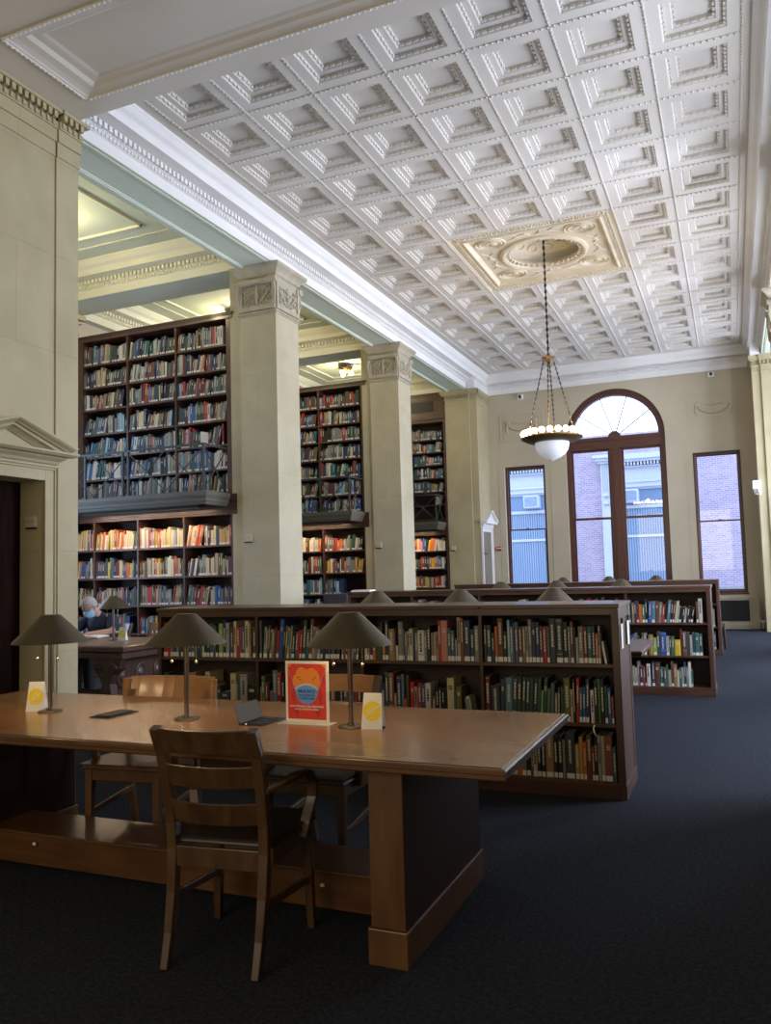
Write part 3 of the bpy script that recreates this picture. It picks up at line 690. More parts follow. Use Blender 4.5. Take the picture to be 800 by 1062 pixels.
def tall_bookcase(label, y0, xr, bays, levels, ztop, zbot, depth=.42, cornice=.09, parent_name='tall_bookcase', inner_top=None, xl=None):
    """bays: inner divider centres from right to left; levels: shelf tops high to low"""
    xl = xl if xl is not None else bays[-1]-.03
    t = thing(parent_name, label, 'bookcase', ((xl+xr)/2, y0, zbot)); ox, oy, oz = t.location
    def B(mb, x0, x1, ya, yb, z0, z1, m=0): mb.box(x0-ox, x1-ox, ya-oy, yb-oy, z0-oz, z1-oz, m)
    m = MB()
    if zbot == 0: B(m, xl, xr, y0-.012, y0+depth, ztop-cornice, ztop); B(m, xl, xr, y0-.03, y0, ztop-cornice+.03, ztop-cornice+.06)
    else: B(m, xl-.02, xr+.0, y0-.02, y0+depth, ztop-cornice, ztop-.02); B(m, xl-.05, xr+.02, y0-.05, y0+depth, ztop-.02, ztop); B(m, xl-.035, xr+.01, y0-.035, y0+depth, ztop-.04, ztop-.02)
    mk('cornice', m, M_woodH, t, bevel=.004)
    for xa, xb_ in ((bays[0]+.0, xr), (xl, bays[-1]+.02)):
        m = MB(); B(m, xa, xb_, y0-.005, y0+depth, zbot, ztop-cornice); mk('side_panel', m, M_wood, t, bevel=.003)
    m = MB(); B(m, xl+.02, xr-.02, y0+depth-.03, y0+depth-.01, zbot, ztop-cornice); mk('back_panel', m, M_woodB, t)
    for d in bays[1:-1]: m = MB(); B(m, d-.014, d+.014, y0, y0+depth-.03, zbot, ztop-cornice); mk('divider', m, M_wood, t, bevel=.002)
    for z in levels: m = MB(); B(m, xl+.01, bays[0]+.005, y0+.004, y0+depth-.03, z-.028, z); mk('shelf', m, M_woodH, t, bevel=.003)
    return t
U_LEV = [4.884, 4.520, 4.160, 3.765, 3.400, 3.040, 2.700]
L_LEV = [1.933, 1.495, 1.073, .65, .20]
tall_bookcase('upper tier of first tall bookcase, full of books above the gallery rail', 10.0, -6.58, [-6.70, -7.615, -8.53, -9.43], U_LEV, 5.345, 2.672, xl=-9.51)
tall_bookcase('lower tier of first tall bookcase, below the gallery, behind the seated reader', 10.0, -6.54, [-6.655, -7.487, -8.34, -9.19, -9.93], L_LEV, 2.665, 0, cornice=.30, xl=-9.955)
C2U = [4.83, 4.475, 4.13, 3.765, 3.400, 3.040, 2.700]
tall_bookcase('upper tier of second tall bookcase, between the two left-row pillars', 14.62, -6.545, [-6.665, -7.61, -8.52, -9.43], C2U, 5.28, 2.672, xl=-9.51)
tall_bookcase('lower tier of second tall bookcase, between the two left-row pillars', 14.62, -6.53, [-6.65, -7.56, -8.47, -9.38], L_LEV, 2.665, 0, cornice=.30)
C3U = [4.76, 4.44, 4.12, 3.79, 3.45, 3.12, 2.76]
t3 = tall_bookcase('upper tier of third narrow-looking tall bookcase at the far left, wood panel on top', 19.14, -6.44, [-6.49, -7.42, -8.35], C3U, 5.28, 2.672, cornice=.10)
m = MB(); ox, oy, oz = t3.location
m.box(-8.4-ox, -6.435-ox, 19.12-oy, 19.5-oy, 5.28-oz, 5.915-oz); m.box(-8.4-ox, -6.43-ox, 19.08-oy, 19.12-oy, 5.86-oz, 5.915-oz); mk('top_panel', m, M_woodH, t3)
m = MB(); m.box(-7.35-ox, -6.72-ox, 19.10-oy, 19.12-oy, 5.45-oz, 5.72-oz)
for k in range(18): m.box(-7.34-ox+k*.035, -7.325-ox+k*.035, 19.095-oy, 19.10-oy, 5.46-oz, 5.71-oz)
mk('vent_grille', m, M_dkmetal, t3)
tall_bookcase('lower tier of third tall bookcase at the far left end', 19.14, -6.44, [-6.49, -7.42, -8.35], [1.98, 1.54, 1.08, .62, .15], 2.665, 0, cornice=.30)

# gallery walkways, railings, tube lights under them
def gallery(yb, xr, xl, which, span):
    yf = yb-.65
    t = thing('gallery_walkway', 'narrow gallery walkway with moulded grey fascia on the %s tall bookcase' % which, 'walkway', ((xl+xr)/2, yf, 2.47)); ox, oy, oz = t.location
    def B(mb, x0, x1, ya, y2, z0, z1, m=0): mb.box(x0-ox, x1-ox, ya-oy, y2-oy, z0-oz, z1-oz, m)
    m = MB(); B(m, xl, xr-.03, yf+.03, yb-.06, 2.53, 2.645); mk('deck', m, M_woodH, t)
    m = MB()
    for z0, z1, o_ in ((2.60,2.665,.0),(2.575,2.60,.012),(2.52,2.575,.028),(2.49,2.52,.045),(2.475,2.49,.06)):
        B(m, xl, xr-o_, yf+o_, yf+.08, z0, z1); B(m, xr-.08, xr-o_, yf+.08, yb-.06, z0, z1)
    mk('fascia', m, M_grey, t, bevel=.003)
    r = thing('gallery_railing', 'iron lattice railing in front of the upper books, %s tall bookcase' % which, 'railing', ((xl+xr)/2, yf, 2.667)); ox, oy, oz = r.location
    zt = 3.33
    m = MB()
    m.box(xl-ox, xr-.05-ox, yf+.02-oy, yf+.05-oy, zt-.03-oz, zt-oz); m.box(xr-.08-ox, xr-.05-ox, yf+.05-oy, yb-.06-oy, zt-.03-oz, zt-oz)
    mk('top_rail', m, M_rail, r)
    px = [xr-.065, xr-1.37, xr-2.17 if which == 'first' else xr-2.67]
    for x in px+([px[1]-.10] if which == 'first' else []):
        m = MB(); m.box(x-.015-ox, x+.015-ox, yf+.02-oy, yf+.05-oy, .0, zt-.03-oz); m.box(x-.03-ox, x+.03-ox, yf+.005-oy, yf+.065-oy, 0, .02); mk('post', m, M_rail, r)
    def X(xa, xb, m, ax=0):
        for p, q in (((xa, .03), (xb, zt-.05-oz)), ((xa, zt-.05-oz), (xb, .03))):
            if ax == 0: m.tube([(p[0]-ox, yf+.035-oy, p[1]), (q[0]-ox, yf+.035-oy, q[1])], .009, 6)
            else: m.tube([(xr-.065-ox, p[0]-oy, p[1]), (xr-.065-ox, q[0]-oy, q[1])], .009, 6)
        c = (xa+xb)/2
        if ax == 0: m.lathe([(.0,-.008),(.028,-.006),(.028,.006),(0,.008)], (0,0,0), 8, 0, Matrix.Translation((c-ox, yf+.03-oy, (zt-.02-oz)/2)) @ Matrix.Rotation(PI/2, 4, 'X'))
    for k in range(4 if which == 'first' else 3):
        xa = xr-.065-.65*(k+1); m = MB(); X(xa+.0, xa+.65, m); mk('lattice', m, M_rail, r)
    m = MB(); X(yf+.05, yb-.07, m, 1); mk('lattice', m, M_rail, r)
    for (xa, xb_) in span:
        l = MB(); l.box(xa, xb_, yf+.34, yf+.46, 2.505, 2.53, 0); l.box(xa, xb_, yf+.335, yf+.345, 2.462, 2.53, 0); l.box(xa, xb_, yf+.455, yf+.465, 2.462, 2.53, 0); l.box(xa, xa+.01, yf+.345, yf+.455, 2.462, 2.53, 0); l.box(xb_-.01, xb_, yf+.345, yf+.455, 2.462, 2.53, 0); l.tube([(xa+.03, yf+.40, 2.488), (xb_-.03, yf+.40, 2.488)], .014, 8, 1)
        o = tag(mk('gallery_tube_light', l, [M_dkmetal, M_tubelight]), 'warm tube light under the gallery of the %s tall bookcase' % which, 'tube light')
        area('tube_glow', ((xa+xb_)/2, yf+.40, 2.46), (0, 0, 0), xb_-xa-.1, .05, TUBE_W*(xb_-xa), (1, .76, .48))
gallery(10.0, -6.62, -9.95, 'first', [(-9.3, -7.0)])
gallery(14.62, -6.60, -9.5, 'second', [(-8.8, -7.0)])
gallery(19.14, -6.46, -8.4, 'third', [(-8.2, -6.8)])

# ================================================================== books
PAL = dict(
 nv=((.024,.038,.095),'navy'), sl=((.085,.105,.125),'slate grey'), ds=((.032,.046,.056),'dark slate'), bk=((.011,.011,.013),'black'),
 gy=((.20,.20,.185),'grey'), lg=((.33,.33,.30),'light grey'), wh=((.62,.60,.54),'white'), cr=((.56,.48,.31),'cream'), be=((.38,.31,.21),'beige'),
 tn=((.30,.18,.085),'tan'), go=((.45,.26,.045),'golden'), og=((.55,.12,.025),'orange'), rd=((.40,.025,.022),'red'), ma=((.13,.018,.02),'maroon'),
 br=((.11,.05,.028),'brown'), rb=((.20,.06,.035),'red-brown'), dg=((.024,.065,.042),'dark green'), gn=((.07,.15,.055),'green'), lgn=((.20,.38,.11),'light green'),
 te=((.025,.12,.12),'teal'), st=((.10,.20,.27),'steel blue'), bl=((.025,.085,.30),'blue'), lb=((.22,.42,.56),'light blue'), ol=((.14,.125,.035),'olive'),
 pu=((.09,.05,.15),'purple'), mv=((.25,.185,.19),'mauve'), ye=((.58,.43,.03),'yellow'), pk=((.50,.20,.16),'salmon'), ta=((.21,.17,.13),'taupe'))
CM = {k: mat('cloth_'+v[1].replace(' ', '_').replace('-', '_'), v[0], .55) for k, v in PAL.items()}
CK = list(PAL); CI = {k: i for i, k in enumerate(CK)}
ORD = ['first','second','third','fourth','fifth','sixth','seventh','eighth','ninth','tenth','eleventh','twelfth','thirteenth','fourteenth','fifteenth','sixteenth','seventeenth','eighteenth','nineteenth','twentieth']
TEN = {2:'twenty',3:'thirty',4:'forty'}
def ordw(n): return ORD[n-1] if n <= 20 else (TEN[n//10]+('-'+ORD[n%10-1] if n % 10 else '') if n % 10 else {30:'thirtieth',40:'fortieth'}[n])
BOOKS = []
CAMP = Vector((0,0,1.45))
def row(spec, xa, xb, yf, z, place, unit_h, dmax=.235, fit=True, vis=1, labels=.6, seed=0):
    """spec: list of (colour, width, height[, lean degrees]); widths are scaled to fill xa..xb"""
    rg = random.Random(seed*77+int(xa*100)+int(z*1000))
    tot = 0
    for i, s in enumerate(spec):
        ln = math.radians(s[3]) if len(s) > 3 else 0
        tot += s[1]/math.cos(ln)
        nxt = spec[i+1] if i+1 < len(spec) else None
    # extra room after the last leaning book of a run
    extra = 0
    for i, s in enumerate(spec):
        ln = math.radians(s[3]) if len(s) > 3 else 0
        nl = math.radians(spec[i+1][3]) if i+1 < len(spec) and len(spec[i+1]) > 3 else 0
        if ln > nl+1e-6: extra += s[2]*unit_h*(math.tan(ln)-math.tan(nl))*.98
    k = (xb-xa-extra-.0006*len(spec))/tot if fit else unit_h
    x = xa
    n = len(spec)
    for i, s in enumerate(spec):
        ln = math.radians(s[3]) if len(s) > 3 else 0
        w = s[1]*k; h = s[2]*unit_h
        nl = math.radians(spec[i+1][3]) if i+1 < len(spec) and len(spec[i+1]) > 3 else 0
        if s[0] != '__':
            d = min(dmax, max(.13, h*.72))
            x0 = x
            BOOKS.append(dict(c=s[0], w=w-.0006, h=h, d=d, x=x0+w/math.cos(ln) if ln > 0 else x0, ln=ln, y=yf+rg.uniform(0, .008), z=z, place=place, n=n-i, vis=vis, lab=rg.random() < labels, ti=rg.random(), rs=rg.random()))
        x += w/math.cos(ln)+.0006
        if ln > nl+1e-6: x += h*(math.tan(ln)-math.tan(nl))*.98
def sp(s):
    out = []
    for tk in s.split():
        p = tk.split(':'); out.append((p[0], float(p[1]), float(p[2])) + ((float(p[3]),) if len(p) > 3 else ()))
    return out
YA = 5.395
UA = .00130     # metres per unit of height
near = 'nearest low bookcase'
# rightmost bay
row(sp('ds:14:190 ds:22:190 nv:14:150 og:14:183 br:26:225 bk:18:160 lb:13:215 gy:14:182 bl:6:200 sl:17:205 br:17:182 ta:15:182 lg:12:182 gy:15:217 nv:18:205 nv:17:205 pu:13:185 rd:17:182 sl:13:182 ds:28:223 ds:31:223 bk:20:205 gy:11:182 br:14:207 nv:9:180 lg:10:128 ta:22:182 ma:16:182 te:20:182 nv:14:185 og:11:148 lg:10:185 bk:6:150 __:7:10 wh:10:110:-8 __:18:10'), -1.590, -.752, YA, .838, 'top shelf, right end bay, '+near, UA)
row(sp('ma:28:218 __:3:10 ds:50:168 ds:26:205:2 st:40:210:2 dg:26:212:3 ds:24:212:3 dg:21:214:4 ds:21:212:4 dg:21:212:4 ds:21:212:4 dg:21:212:4 lgn:10:150:4 dg:22:215:4 gn:18:160:4 sl:20:190:3 ta:16:140:2 nv:14:168:2 dg:18:168 ol:34:215 cr:12:160 bk:13:212 rd:17:215:2 te:16:170:2 bl:17:172:2 nv:20:212:2 wh:19:160 bk:20:208 gn:14:215 bk:20:215 dg:16:180 bl:18:172 rb:12:130'), -1.590, -.752, YA, .463, 'middle shelf, right end bay, '+near, UA)
row(sp('tn:16:150 bk:24:180 gy:16:165 sl:16:170 og:22:172 gy:22:190 bk:22:198 pu:10:165 cr:20:200 bk:20:222 bk:20:222 tn:38:222 bk:20:210 bk:22:214 mv:13:196 ds:44:232 go:20:176 go:17:216 og:16:190 br:24:225 rd:12:168 bk:14:218 lg:15:228 be:17:224 rb:34:224 te:16:170'), -1.590+.10, -.752, YA, .103, 'bottom shelf, right end bay, '+near, .00125)
# second bay from the right
row(sp('wh:14:170 be:14:165 nv:17:170 og:17:170 dg:27:190 br:10:215 og:13:150 ds:19:225 tn:31:180 pu:8:160 cr:12:85 gy:25:222 sl:8:180 gy:12:165 lg:12:168 cr:19:182 nv:10:140 gy:15:160 wh:34:172 gy:14:170 bk:20:195 mv:14:158 be:13:162 lg:10:165 rd:14:228 pk:34:228 te:16:185 sl:19:172 bl:13:130 be:17:245 rb:15:240 nv:33:228 ds:19:178 gy:24:198'), -2.478, -1.622, YA, .838, 'top shelf, right middle bay, '+near, .00122)
row(sp('te:28:200 bk:12:150 wh:19:165 bl:16:155 nv:24:160 te:15:240 rb:27:236 tn:13:120 nv:24:220 st:13:230 og:9:90 br:15:225 __:4:10 rd:19:186 be:17:160 rd:17:182 bl:18:175 wh:26:182 __:4:10 br:20:110 bk:13:158 bk:13:160 bk:13:158 bk:13:160 cr:32:214 te:10:140 ol:24:170 __:20:10 gy:8:105:-6 wh:16:115:-8 __:40:10'), -2.478, -1.622, YA, .463, 'middle shelf, right middle bay, '+near, .00122)
# third bay
row(sp('sl:15:235 __:4:10 lg:14:195:4 gy:14:180:4 br:12:205:4 be:13:178:4 gy:14:176:4 br:13:190:4 rd:16:172:4 bl:25:238:5 bk:12:200:5 ol:16:200:5 lg:13:190:5 gy:13:200:5 bk:20:170:5 sl:17:165:5 rd:14:172:5 rd:13:175:5 dg:22:235:5 te:20:180:5 rb:19:240:5 lg:16:195:5 gy:20:190:5 lg:14:175:5 nv:16:180:5 nv:16:180:5 nv:16:180:5 pu:14:175:5 nv:17:175:5 bk:18:180:5 nv:20:180:5 gy:12:160 rd:10:170 nv:16:160 mv:12:175 lg:15:170:6 sl:16:165:6 gy:14:170:6'), -3.352, -2.508, YA, .838, 'top shelf, left middle bay, '+near, .00121)
row(sp('cr:7:130 gn:22:200 rd:16:160 nv:12:165 tn:15:110 st:28:235 rd:26:225 bk:20:190 __:6:10 te:24:200 nv:18:190 dg:30:210 br:20:170 sl:22:195 bk:24:200 gy:20:160 cr:12:140 sl:30:190 br:22:175 be:20:200 ol:18:180 tn:26:195 bk:30:210 nv:16:180 sl:26:205 br:18:160 bl:20:180 rd:14:170 ds:26:200'), -3.352, -2.508, YA, .463, 'middle shelf, left middle bay, '+near, .00121)
# fourth bay
row(sp('rd:16:240 rd:16:238 rd:14:236 dg:20:200 dg:20:200 gy:16:195 dg:14:190 dg:16:190 rd:12:185 bk:18:190 te:22:200 sl:22:200 sl:20:195 ds:18:190 te:14:185 cr:12:195 bk:20:200 ds:18:195 te:24:230 sl:14:220 bk:18:200 lgn:28:232 nv:20:250 lg:22:238 nv:10:180 br:16:205 cr:18:248 rd:24:210 sl:14:210 sl:18:215 cr:26:250 be:12:235 __:10:10 br:20:210'), -4.245, -3.385, YA, .838, 'top shelf, left end bay, '+near, .00112)
row(sp('dg:26:210 lg:20:190 bk:24:200 dg:20:190 bk:20:190 be:28:210 tn:40:215 __:20:10 cr:14:150 be:16:145 cr:24:222 bk:8:150 og:20:155 be:12:140 dg:16:130 nv:46:95 __:6:10 cr:28:215 lg:10:150 te:12:140 lg:38:212 bk:50:145'), -4.245, -3.385, YA, .463, 'middle shelf, left end bay, '+near, .00118)
# second low bookcase, right bay
YB2 = 9.815
n2 = 'second low bookcase'
row(sp('te:20:170 bk:8:150 tn:14:150 nv:14:160 br:16:160 og:18:138 gn:22:135 bk:14:176 bl:24:160:3 st:20:160:3 br:22:160:3 gy:18:150:5 rd:16:135:6 bk:16:150:6 st:18:165:7 bk:14:160:8 br:14:155:8 cr:13:160:9 lg:12:125:9 bk:16:115:10 bk:14:118:10 lg:12:110:10 bk:16:120:11 bk:13:118:11 bk:14:112:11 __:4:10 br:14:152 wh:24:176 __:24:10'), -1.165, -.318, YB2, .809, 'top shelf, right bay, '+n2, .00152)
row(sp('sl:16:140 bl:18:150 gy:14:160 te:16:140 be:14:120 br:14:160 lg:16:160 bk:10:130 ol:12:150 go:18:150 lgn:22:130 br:18:175 bl:38:168 lg:18:138 nv:14:135 gn:17:138 ye:36:115 ma:10:190 br:30:175 ds:17:168 lg:14:150 ds:16:165 te:24:165 ds:20:160 __:32:10'), -1.165, -.318, YB2, .445, 'middle shelf, right bay, '+n2, .00152)
row(sp('bk:14:140 lg:16:150 be:18:140 mv:14:185 nv:22:150 rd:14:145 bk:8:120 wh:26:168 nv:10:110 bk:20:180 br:34:178 te:24:145 sl:20:140 gn:10:165 lg:18:125 br:18:182 tn:20:165 cr:14:125 te:16:140 lg:16:145 nv:14:178 gy:14:150 wh:16:185 te:10:120 __:110:10'), -1.165, -.318, YB2, .098, 'bottom shelf, right bay, '+n2, .00148)
# procedural rows
MIX_U = 'sl sl ds nv nv dg dg te gy gy lg be cr br rb ma rd st bl tn ol gy sl wh bk'.split()
MIX_L = 'sl nv dg gy lg be cr cr tn go og rd rd ma br bl te wh wh ye gn br st rb bk'.split()
MIX_W = 'cr cr be wh go ye tn og rd bl wh cr pk lg br gn bk cr'.split()
MIX_B = 'bl nv st sl te lb gy lg nv wh dg bk'.split()
def rnd_row(xa, xb, yf, z, place, mix, hmax, seed, fill=1., wmean=.040, lean=.25, vis=1, labels=.8):
    rg = random.Random(seed); L = []; tot = 0; W = (xb-xa)*fill
    h0 = hmax*rg.uniform(.84, .96); mode = 0; run = 0; c = rg.choice(mix)
    while tot < W-.02:
        if run <= 0:
            run = rg.randint(3, 9); h0 = hmax*rg.uniform(.76, 1.0)
            mode = rg.uniform(3, 13) if rg.random() < lean else 0
        w = max(.014, rg.gauss(wmean, wmean*.33)); same = rg.random() < .18
        if not same: c = rg.choice(mix)
        h = min(hmax*1.04, h0*rg.uniform(.82, 1.10))
        L.append((c, w, h, mode)); tot += w/math.cos(math.radians(mode)); run -= 1
        if run <= 0 and mode: tot += h*math.tan(math.radians(mode))
    if fill < .999: L.append(('__', (xb-xa)*(1-fill), .01, 0))
    row(L, xa, xb, yf, z, place, 1.0, vis=vis, labels=labels, seed=seed)
# remaining bays of the second low bookcase: only the upper parts of the top row show
ed = [-4.69]+B_DIV
for i, (a, c) in enumerate(zip(ed[:-1], ed[1:])):
    rnd_row(a+.02, c-.02, YB2, .809, 'top shelf, %s bay, %s' % (['first','second','third','fourth'][i], n2), MIX_L, .285, 40+i, .8 if i < 2 else .95, .03, .3, vis=.35)
ed = [-4.69, -3.82, -2.93, -2.06, -1.17, -.31]
for i, (a, c) in enumerate(zip(ed[:-1], ed[1:])):
    rnd_row(a+.02, c-.02, 14.32, .815, 'x', MIX_L, .27, 60+i, .9, .03, .2, vis=.01)
rnd_row(-1.15, -.315, 14.32, .45, 'x', MIX_L, .27, 71, .97, .03, .2, vis=.01); rnd_row(-1.15, -.315, 14.32, .09, 'x', MIX_L, .27, 72, .97, .03, .2, vis=.01)
# first tall bookcase
bx1 = [-6.70, -7.615, -8.53, -9.43]
for bi in range(3):
    for li, z in enumerate(U_LEV):
        mixx = MIX_U if li < 3 else MIX_U+MIX_B
        rnd_row(bx1[bi+1]+.016, bx1[bi]-.016, 10.025, z, 'x', mixx, .30, 100+bi*10+li, 1 if (bi+li) % 4 else .93, .036, .45, labels=.8)
bl1 = [-6.655, -7.487, -8.34, -9.19, -9.93]
BN = ['right end', 'right middle', 'left middle', 'left end']
for bi in range(4):
    for li, z in enumerate(L_LEV[:4]):
        mixx = (MIX_W if bi != 0 else MIX_W+MIX_L) if li == 0 else (MIX_L if li < 2 else MIX_U+['rd','go','tn'])
        rnd_row(bl1[bi+1]+.016, bl1[bi]-.016, 10.025, z, '%s shelf, %s bay, lower tall bookcase' % (['top','second','third','fourth'][li], BN[bi]), mixx, .31 if li else .33, 200+bi*10+li, 1 if li < 3 else .8, .031, .3, labels=.75)
bx2 = [-6.665, -7.61, -8.52]
for bi in range(2):
    for li, z in enumerate(C2U):
        rnd_row(bx2[bi+1]+.016, bx2[bi]-.016, 14.645, z, 'x', MIX_U+(['rd','br','tn'] if li < 4 else MIX_B), .29, 300+bi*10+li, .97, .046, .35, labels=.8)
bx2 = [-6.65, -7.56, -8.47]
for bi in range(2):
    for li, z in enumerate(L_LEV[:4]):
        rnd_row(bx2[bi+1]+.016, bx2[bi]-.016, 14.645, z, 'x', [MIX_W, MIX_L, MIX_B, MIX_B][li] if bi else [MIX_L, MIX_L, MIX_B, MIX_B][li], .32, 330+bi*10+li, (.97, .97, .42, .3)[li] if bi == 0 else .95, .046, .2, labels=.6)
for li, z in enumerate(C3U[:5]+[C3U[5]]):
    rnd_row(-7.40, -6.505, 19.165, z, 'x', MIX_U+['rd','rb','tn'], .26, 360+li, .97 if li < 5 else .0001, .05, .3, labels=.6) if li < 5 else row([('wh', .05, .2), ('be', .05, .19), ('gy', .05, .2), ('__', .12, .01)], -6.75, -6.505, 19.165, z, 'x', 1, seed=9)
for li, z in enumerate([1.98, 1.54, 1.08]):
    rnd_row(-7.40, -6.505, 19.165, z, 'x', [MIX_W+['pk','og'], MIX_L, MIX_L+['rd','og','tn']][li], .33, 380+li, .97, .05, .2, labels=.6)

for B_ in BOOKS:
    c = Vector((B_['x'], B_['y'], B_['z']+B_['h']/2)); B_['s'] = B_['w']*B_['h']/(c-CAMP).length_squared*B_['vis']
def book_mesh(mb, B_, M_, ci, cp, ct, cl, simple, labmb=None):
    w, h, d = B_['w'], B_['h'], B_['d']; x0 = -w if B_['ln'] > 0 else 0.; x1 = x0+w
    if simple:
        mb.box(x0, x1, 0, d, 0, h, ci, M_)
        mb.add([(x0+.003,.006,h+.0004),(x1-.003,.006,h+.0004),(x1-.003,d,h+.0004),(x0+.003,d,h+.0004)], [(0,1,2,3)], cp, M_)
        if B_['lab'] and B_['rs'] > .22: mb.add([(x0+w*.12,-.0008,.006),(x1-w*.12,-.0008,.006),(x1-w*.12,-.0008,.036),(x0+w*.12,-.0008,.036)], [(0,1,2,3)], cl, M_)
        if B_['ti'] > .45 and w > .02:
            zz = h*.45; mb.add([(x0+w*.35,-.0008,zz),(x1-w*.35,-.0008,zz),(x1-w*.35,-.0008,h*.85),(x0+w*.35,-.0008,h*.85)], [(0,1,2,3)], ct, M_)
        return
    t = min(.003, w*.15); e = w*.18
    mb.prism([(x0,.004),(x0+e,.0005),(x1-e,.0005),(x1,.004),(x1,.010),(x0,.010)], 0, h, 'z', ci, M_)
    mb.box(x0, x0+t, .010, d, 0, h, ci, M_); mb.box(x1-t, x1, .010, d, 0, h, ci, M_)
    mb.box(x0+t, x1-t, .010, d-.004, .003, h-.004, cp, M_)
    ti = B_['ti']
    if w > .013:
        rg = random.Random(int(B_['rs']*1e6))
        if ti > .25:      # vertical run of lettering down the spine
            z = h*rg.uniform(.80, .92); zend = h*rg.uniform(.30, .5); xc = (x0+x1)/2; lw = min(.007, w*.2)
            while z > zend:
                L_ = rg.uniform(.006, .022); mb.box(xc-lw, xc+lw, -.0003, .0006, z-L_, z, ct, M_); z -= L_+.004
        elif w > .025:
            for zz in (h*.78, h*.74, h*.70): mb.box(x0+w*.25, x1-w*.25, -.0003, .0006, zz, zz+.006, ct, M_)
        if w > .03 and ti > .6:
            for zz in (h*.94, h*.20): mb.box(x0+.004, x1-.004, -.0003, .0006, zz, zz+.003, ct, M_)
    if B_['lab'] and labmb is not None: labmb.box(x0+w*.08, x1-w*.08, -.0012, .0008, .004, .036, 0, M_)
BOOKS.sort(key=lambda q: -q['s'])
NI = 300
for q in BOOKS[:NI]:
    mb = MB(); lm = MB()
    book_mesh(mb, q, None, 0, 1, 2, 3, False, lm)
    o = mk('book', mb, [CM[q['c']], M_pages, M_gold if q['c'] not in ('wh','cr','lg','be') else M_black])
    o.location = (q['x'], q['y'], q['z']); o.rotation_euler = (0, q['ln'], 0)
    hh = 'tall' if q['h'] > .26 else ('short' if q['h'] < .19 else '')
    ww = 'thick' if q['w'] > .032 else ('thin' if q['w'] < .017 else '')
    adj = (hh+' '+ww).strip()
    lab = ('%s %s book, %s from right, %s' % (adj, PAL[q['c']][1], ordw(q['n']), q['place'])).strip()
    tag(o, lab, 'book', 'books on the '+q['place'])
    if lm.v: mk('spine_label', lm, M_label, o)
mb = MB()
for q in BOOKS[NI:]:
    M_ = Matrix.Translation((q['x'], q['y'], q['z'])) @ Matrix.Rotation(q['ln'], 4, 'Y')
    book_mesh(mb, q, M_, CI[q['c']], len(CK), len(CK)+1, len(CK)+2, True)
o = mk('books', mb, [CM[k] for k in CK]+[M_pages, M_gold, M_label])
tag(o, 'hundreds of smaller-looking books filling the tall bookcases and far low bookcases', 'books', None, 'stuff')
# ================================================================== reading tables
def reading_table(label, xl, xr, yn, yf, leg_in=.425):
    cx_, cy_ = (xl+xr)/2, (yn+yf)/2; t = thing('reading_table', label, 'table', (cx_, cy_, 0)); hx, hy = (xr-xl)/2, (yf-yn)/2
    m = MB()
    vs = []; pr = [(.03,.724),(.012,.724),(.006,.730),(.006,.744),(.0,.748),(.0,.760),(.004,.766),(.016,.767),(.019,.770)]
    for d, z in pr: vs += [(-hx+d,-hy+d,z),(hx-d,-hy+d,z),(hx-d,hy-d,z),(-hx+d,hy-d,z)]
    n = len(pr); m.add(vs, [(i*4+k, i*4+(k+1)%4, i*4+4+(k+1)%4, i*4+4+k) for i in range(n-1) for k in range(4)], 1)
    m.add(vs[-4:], [(0,1,2,3)], 0); m.add(vs[:4], [(3,2,1,0)], 1)
    mk('table_top', m, [M_tabletop, M_tableH], t)
    for sg in (-1, 1):
        xo = sg*(hx-leg_in); xi = xo-sg*.14; x0, x1 = min(xo,xi), max(xo,xi)
        m = MB(); ya, yb = -hy+.095, hy-.10
        for (y0_, y1_) in ((ya, ya+.10), (yb-.10, yb)): m.box(x0, x1, y0_, y1_, .134, .724)
        m.box(x0+.02, x1-.02, ya+.05, yb-.05, .134, .30)
        tr = mk('trestle', m, M_table, t, bevel=.004)
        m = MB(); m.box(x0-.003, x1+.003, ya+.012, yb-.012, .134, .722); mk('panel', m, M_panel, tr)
        m = MB(); m.box(x0-.010, x1+.010, ya-.010, yb+.010, 0, .134); mk('plinth', m, M_table, tr, bevel=.005)
        m = MB(); m.box(x0+.01, x1-.01, ya-.012, ya, .134, .724) 
    xi = hx-leg_in-.14
    m = MB(); m.box(-xi, xi, -.155, .155, .03, .185); m.box(-xi, xi, -.163, .163, .175, .190); mk('foot_rail', m, M_tableH, t, bevel=.004)
    return t
T1 = reading_table('large oak reading table in the foreground, worn honey-brown top', -4.24, -.76, 2.79, 3.95)
def tdup(label, x, y):
    t = dup(T1, (x, y, 0), 0, label)
    for c in t.children:
        if c.name.startswith('table_top'): c.data = c.data.copy(); c.data.materials[0] = M_woodH; c.data.materials[1] = M_woodH
tdup('reading table between the nearest and second low bookcases, only its right end visible', -2.465, 7.52)
tdup('reading table between second and third low bookcases, hidden except for its lamps', -2.44, 12.0)
tdup('reading table beyond the third low bookcase in front of the arched window', -2.44, 16.3)

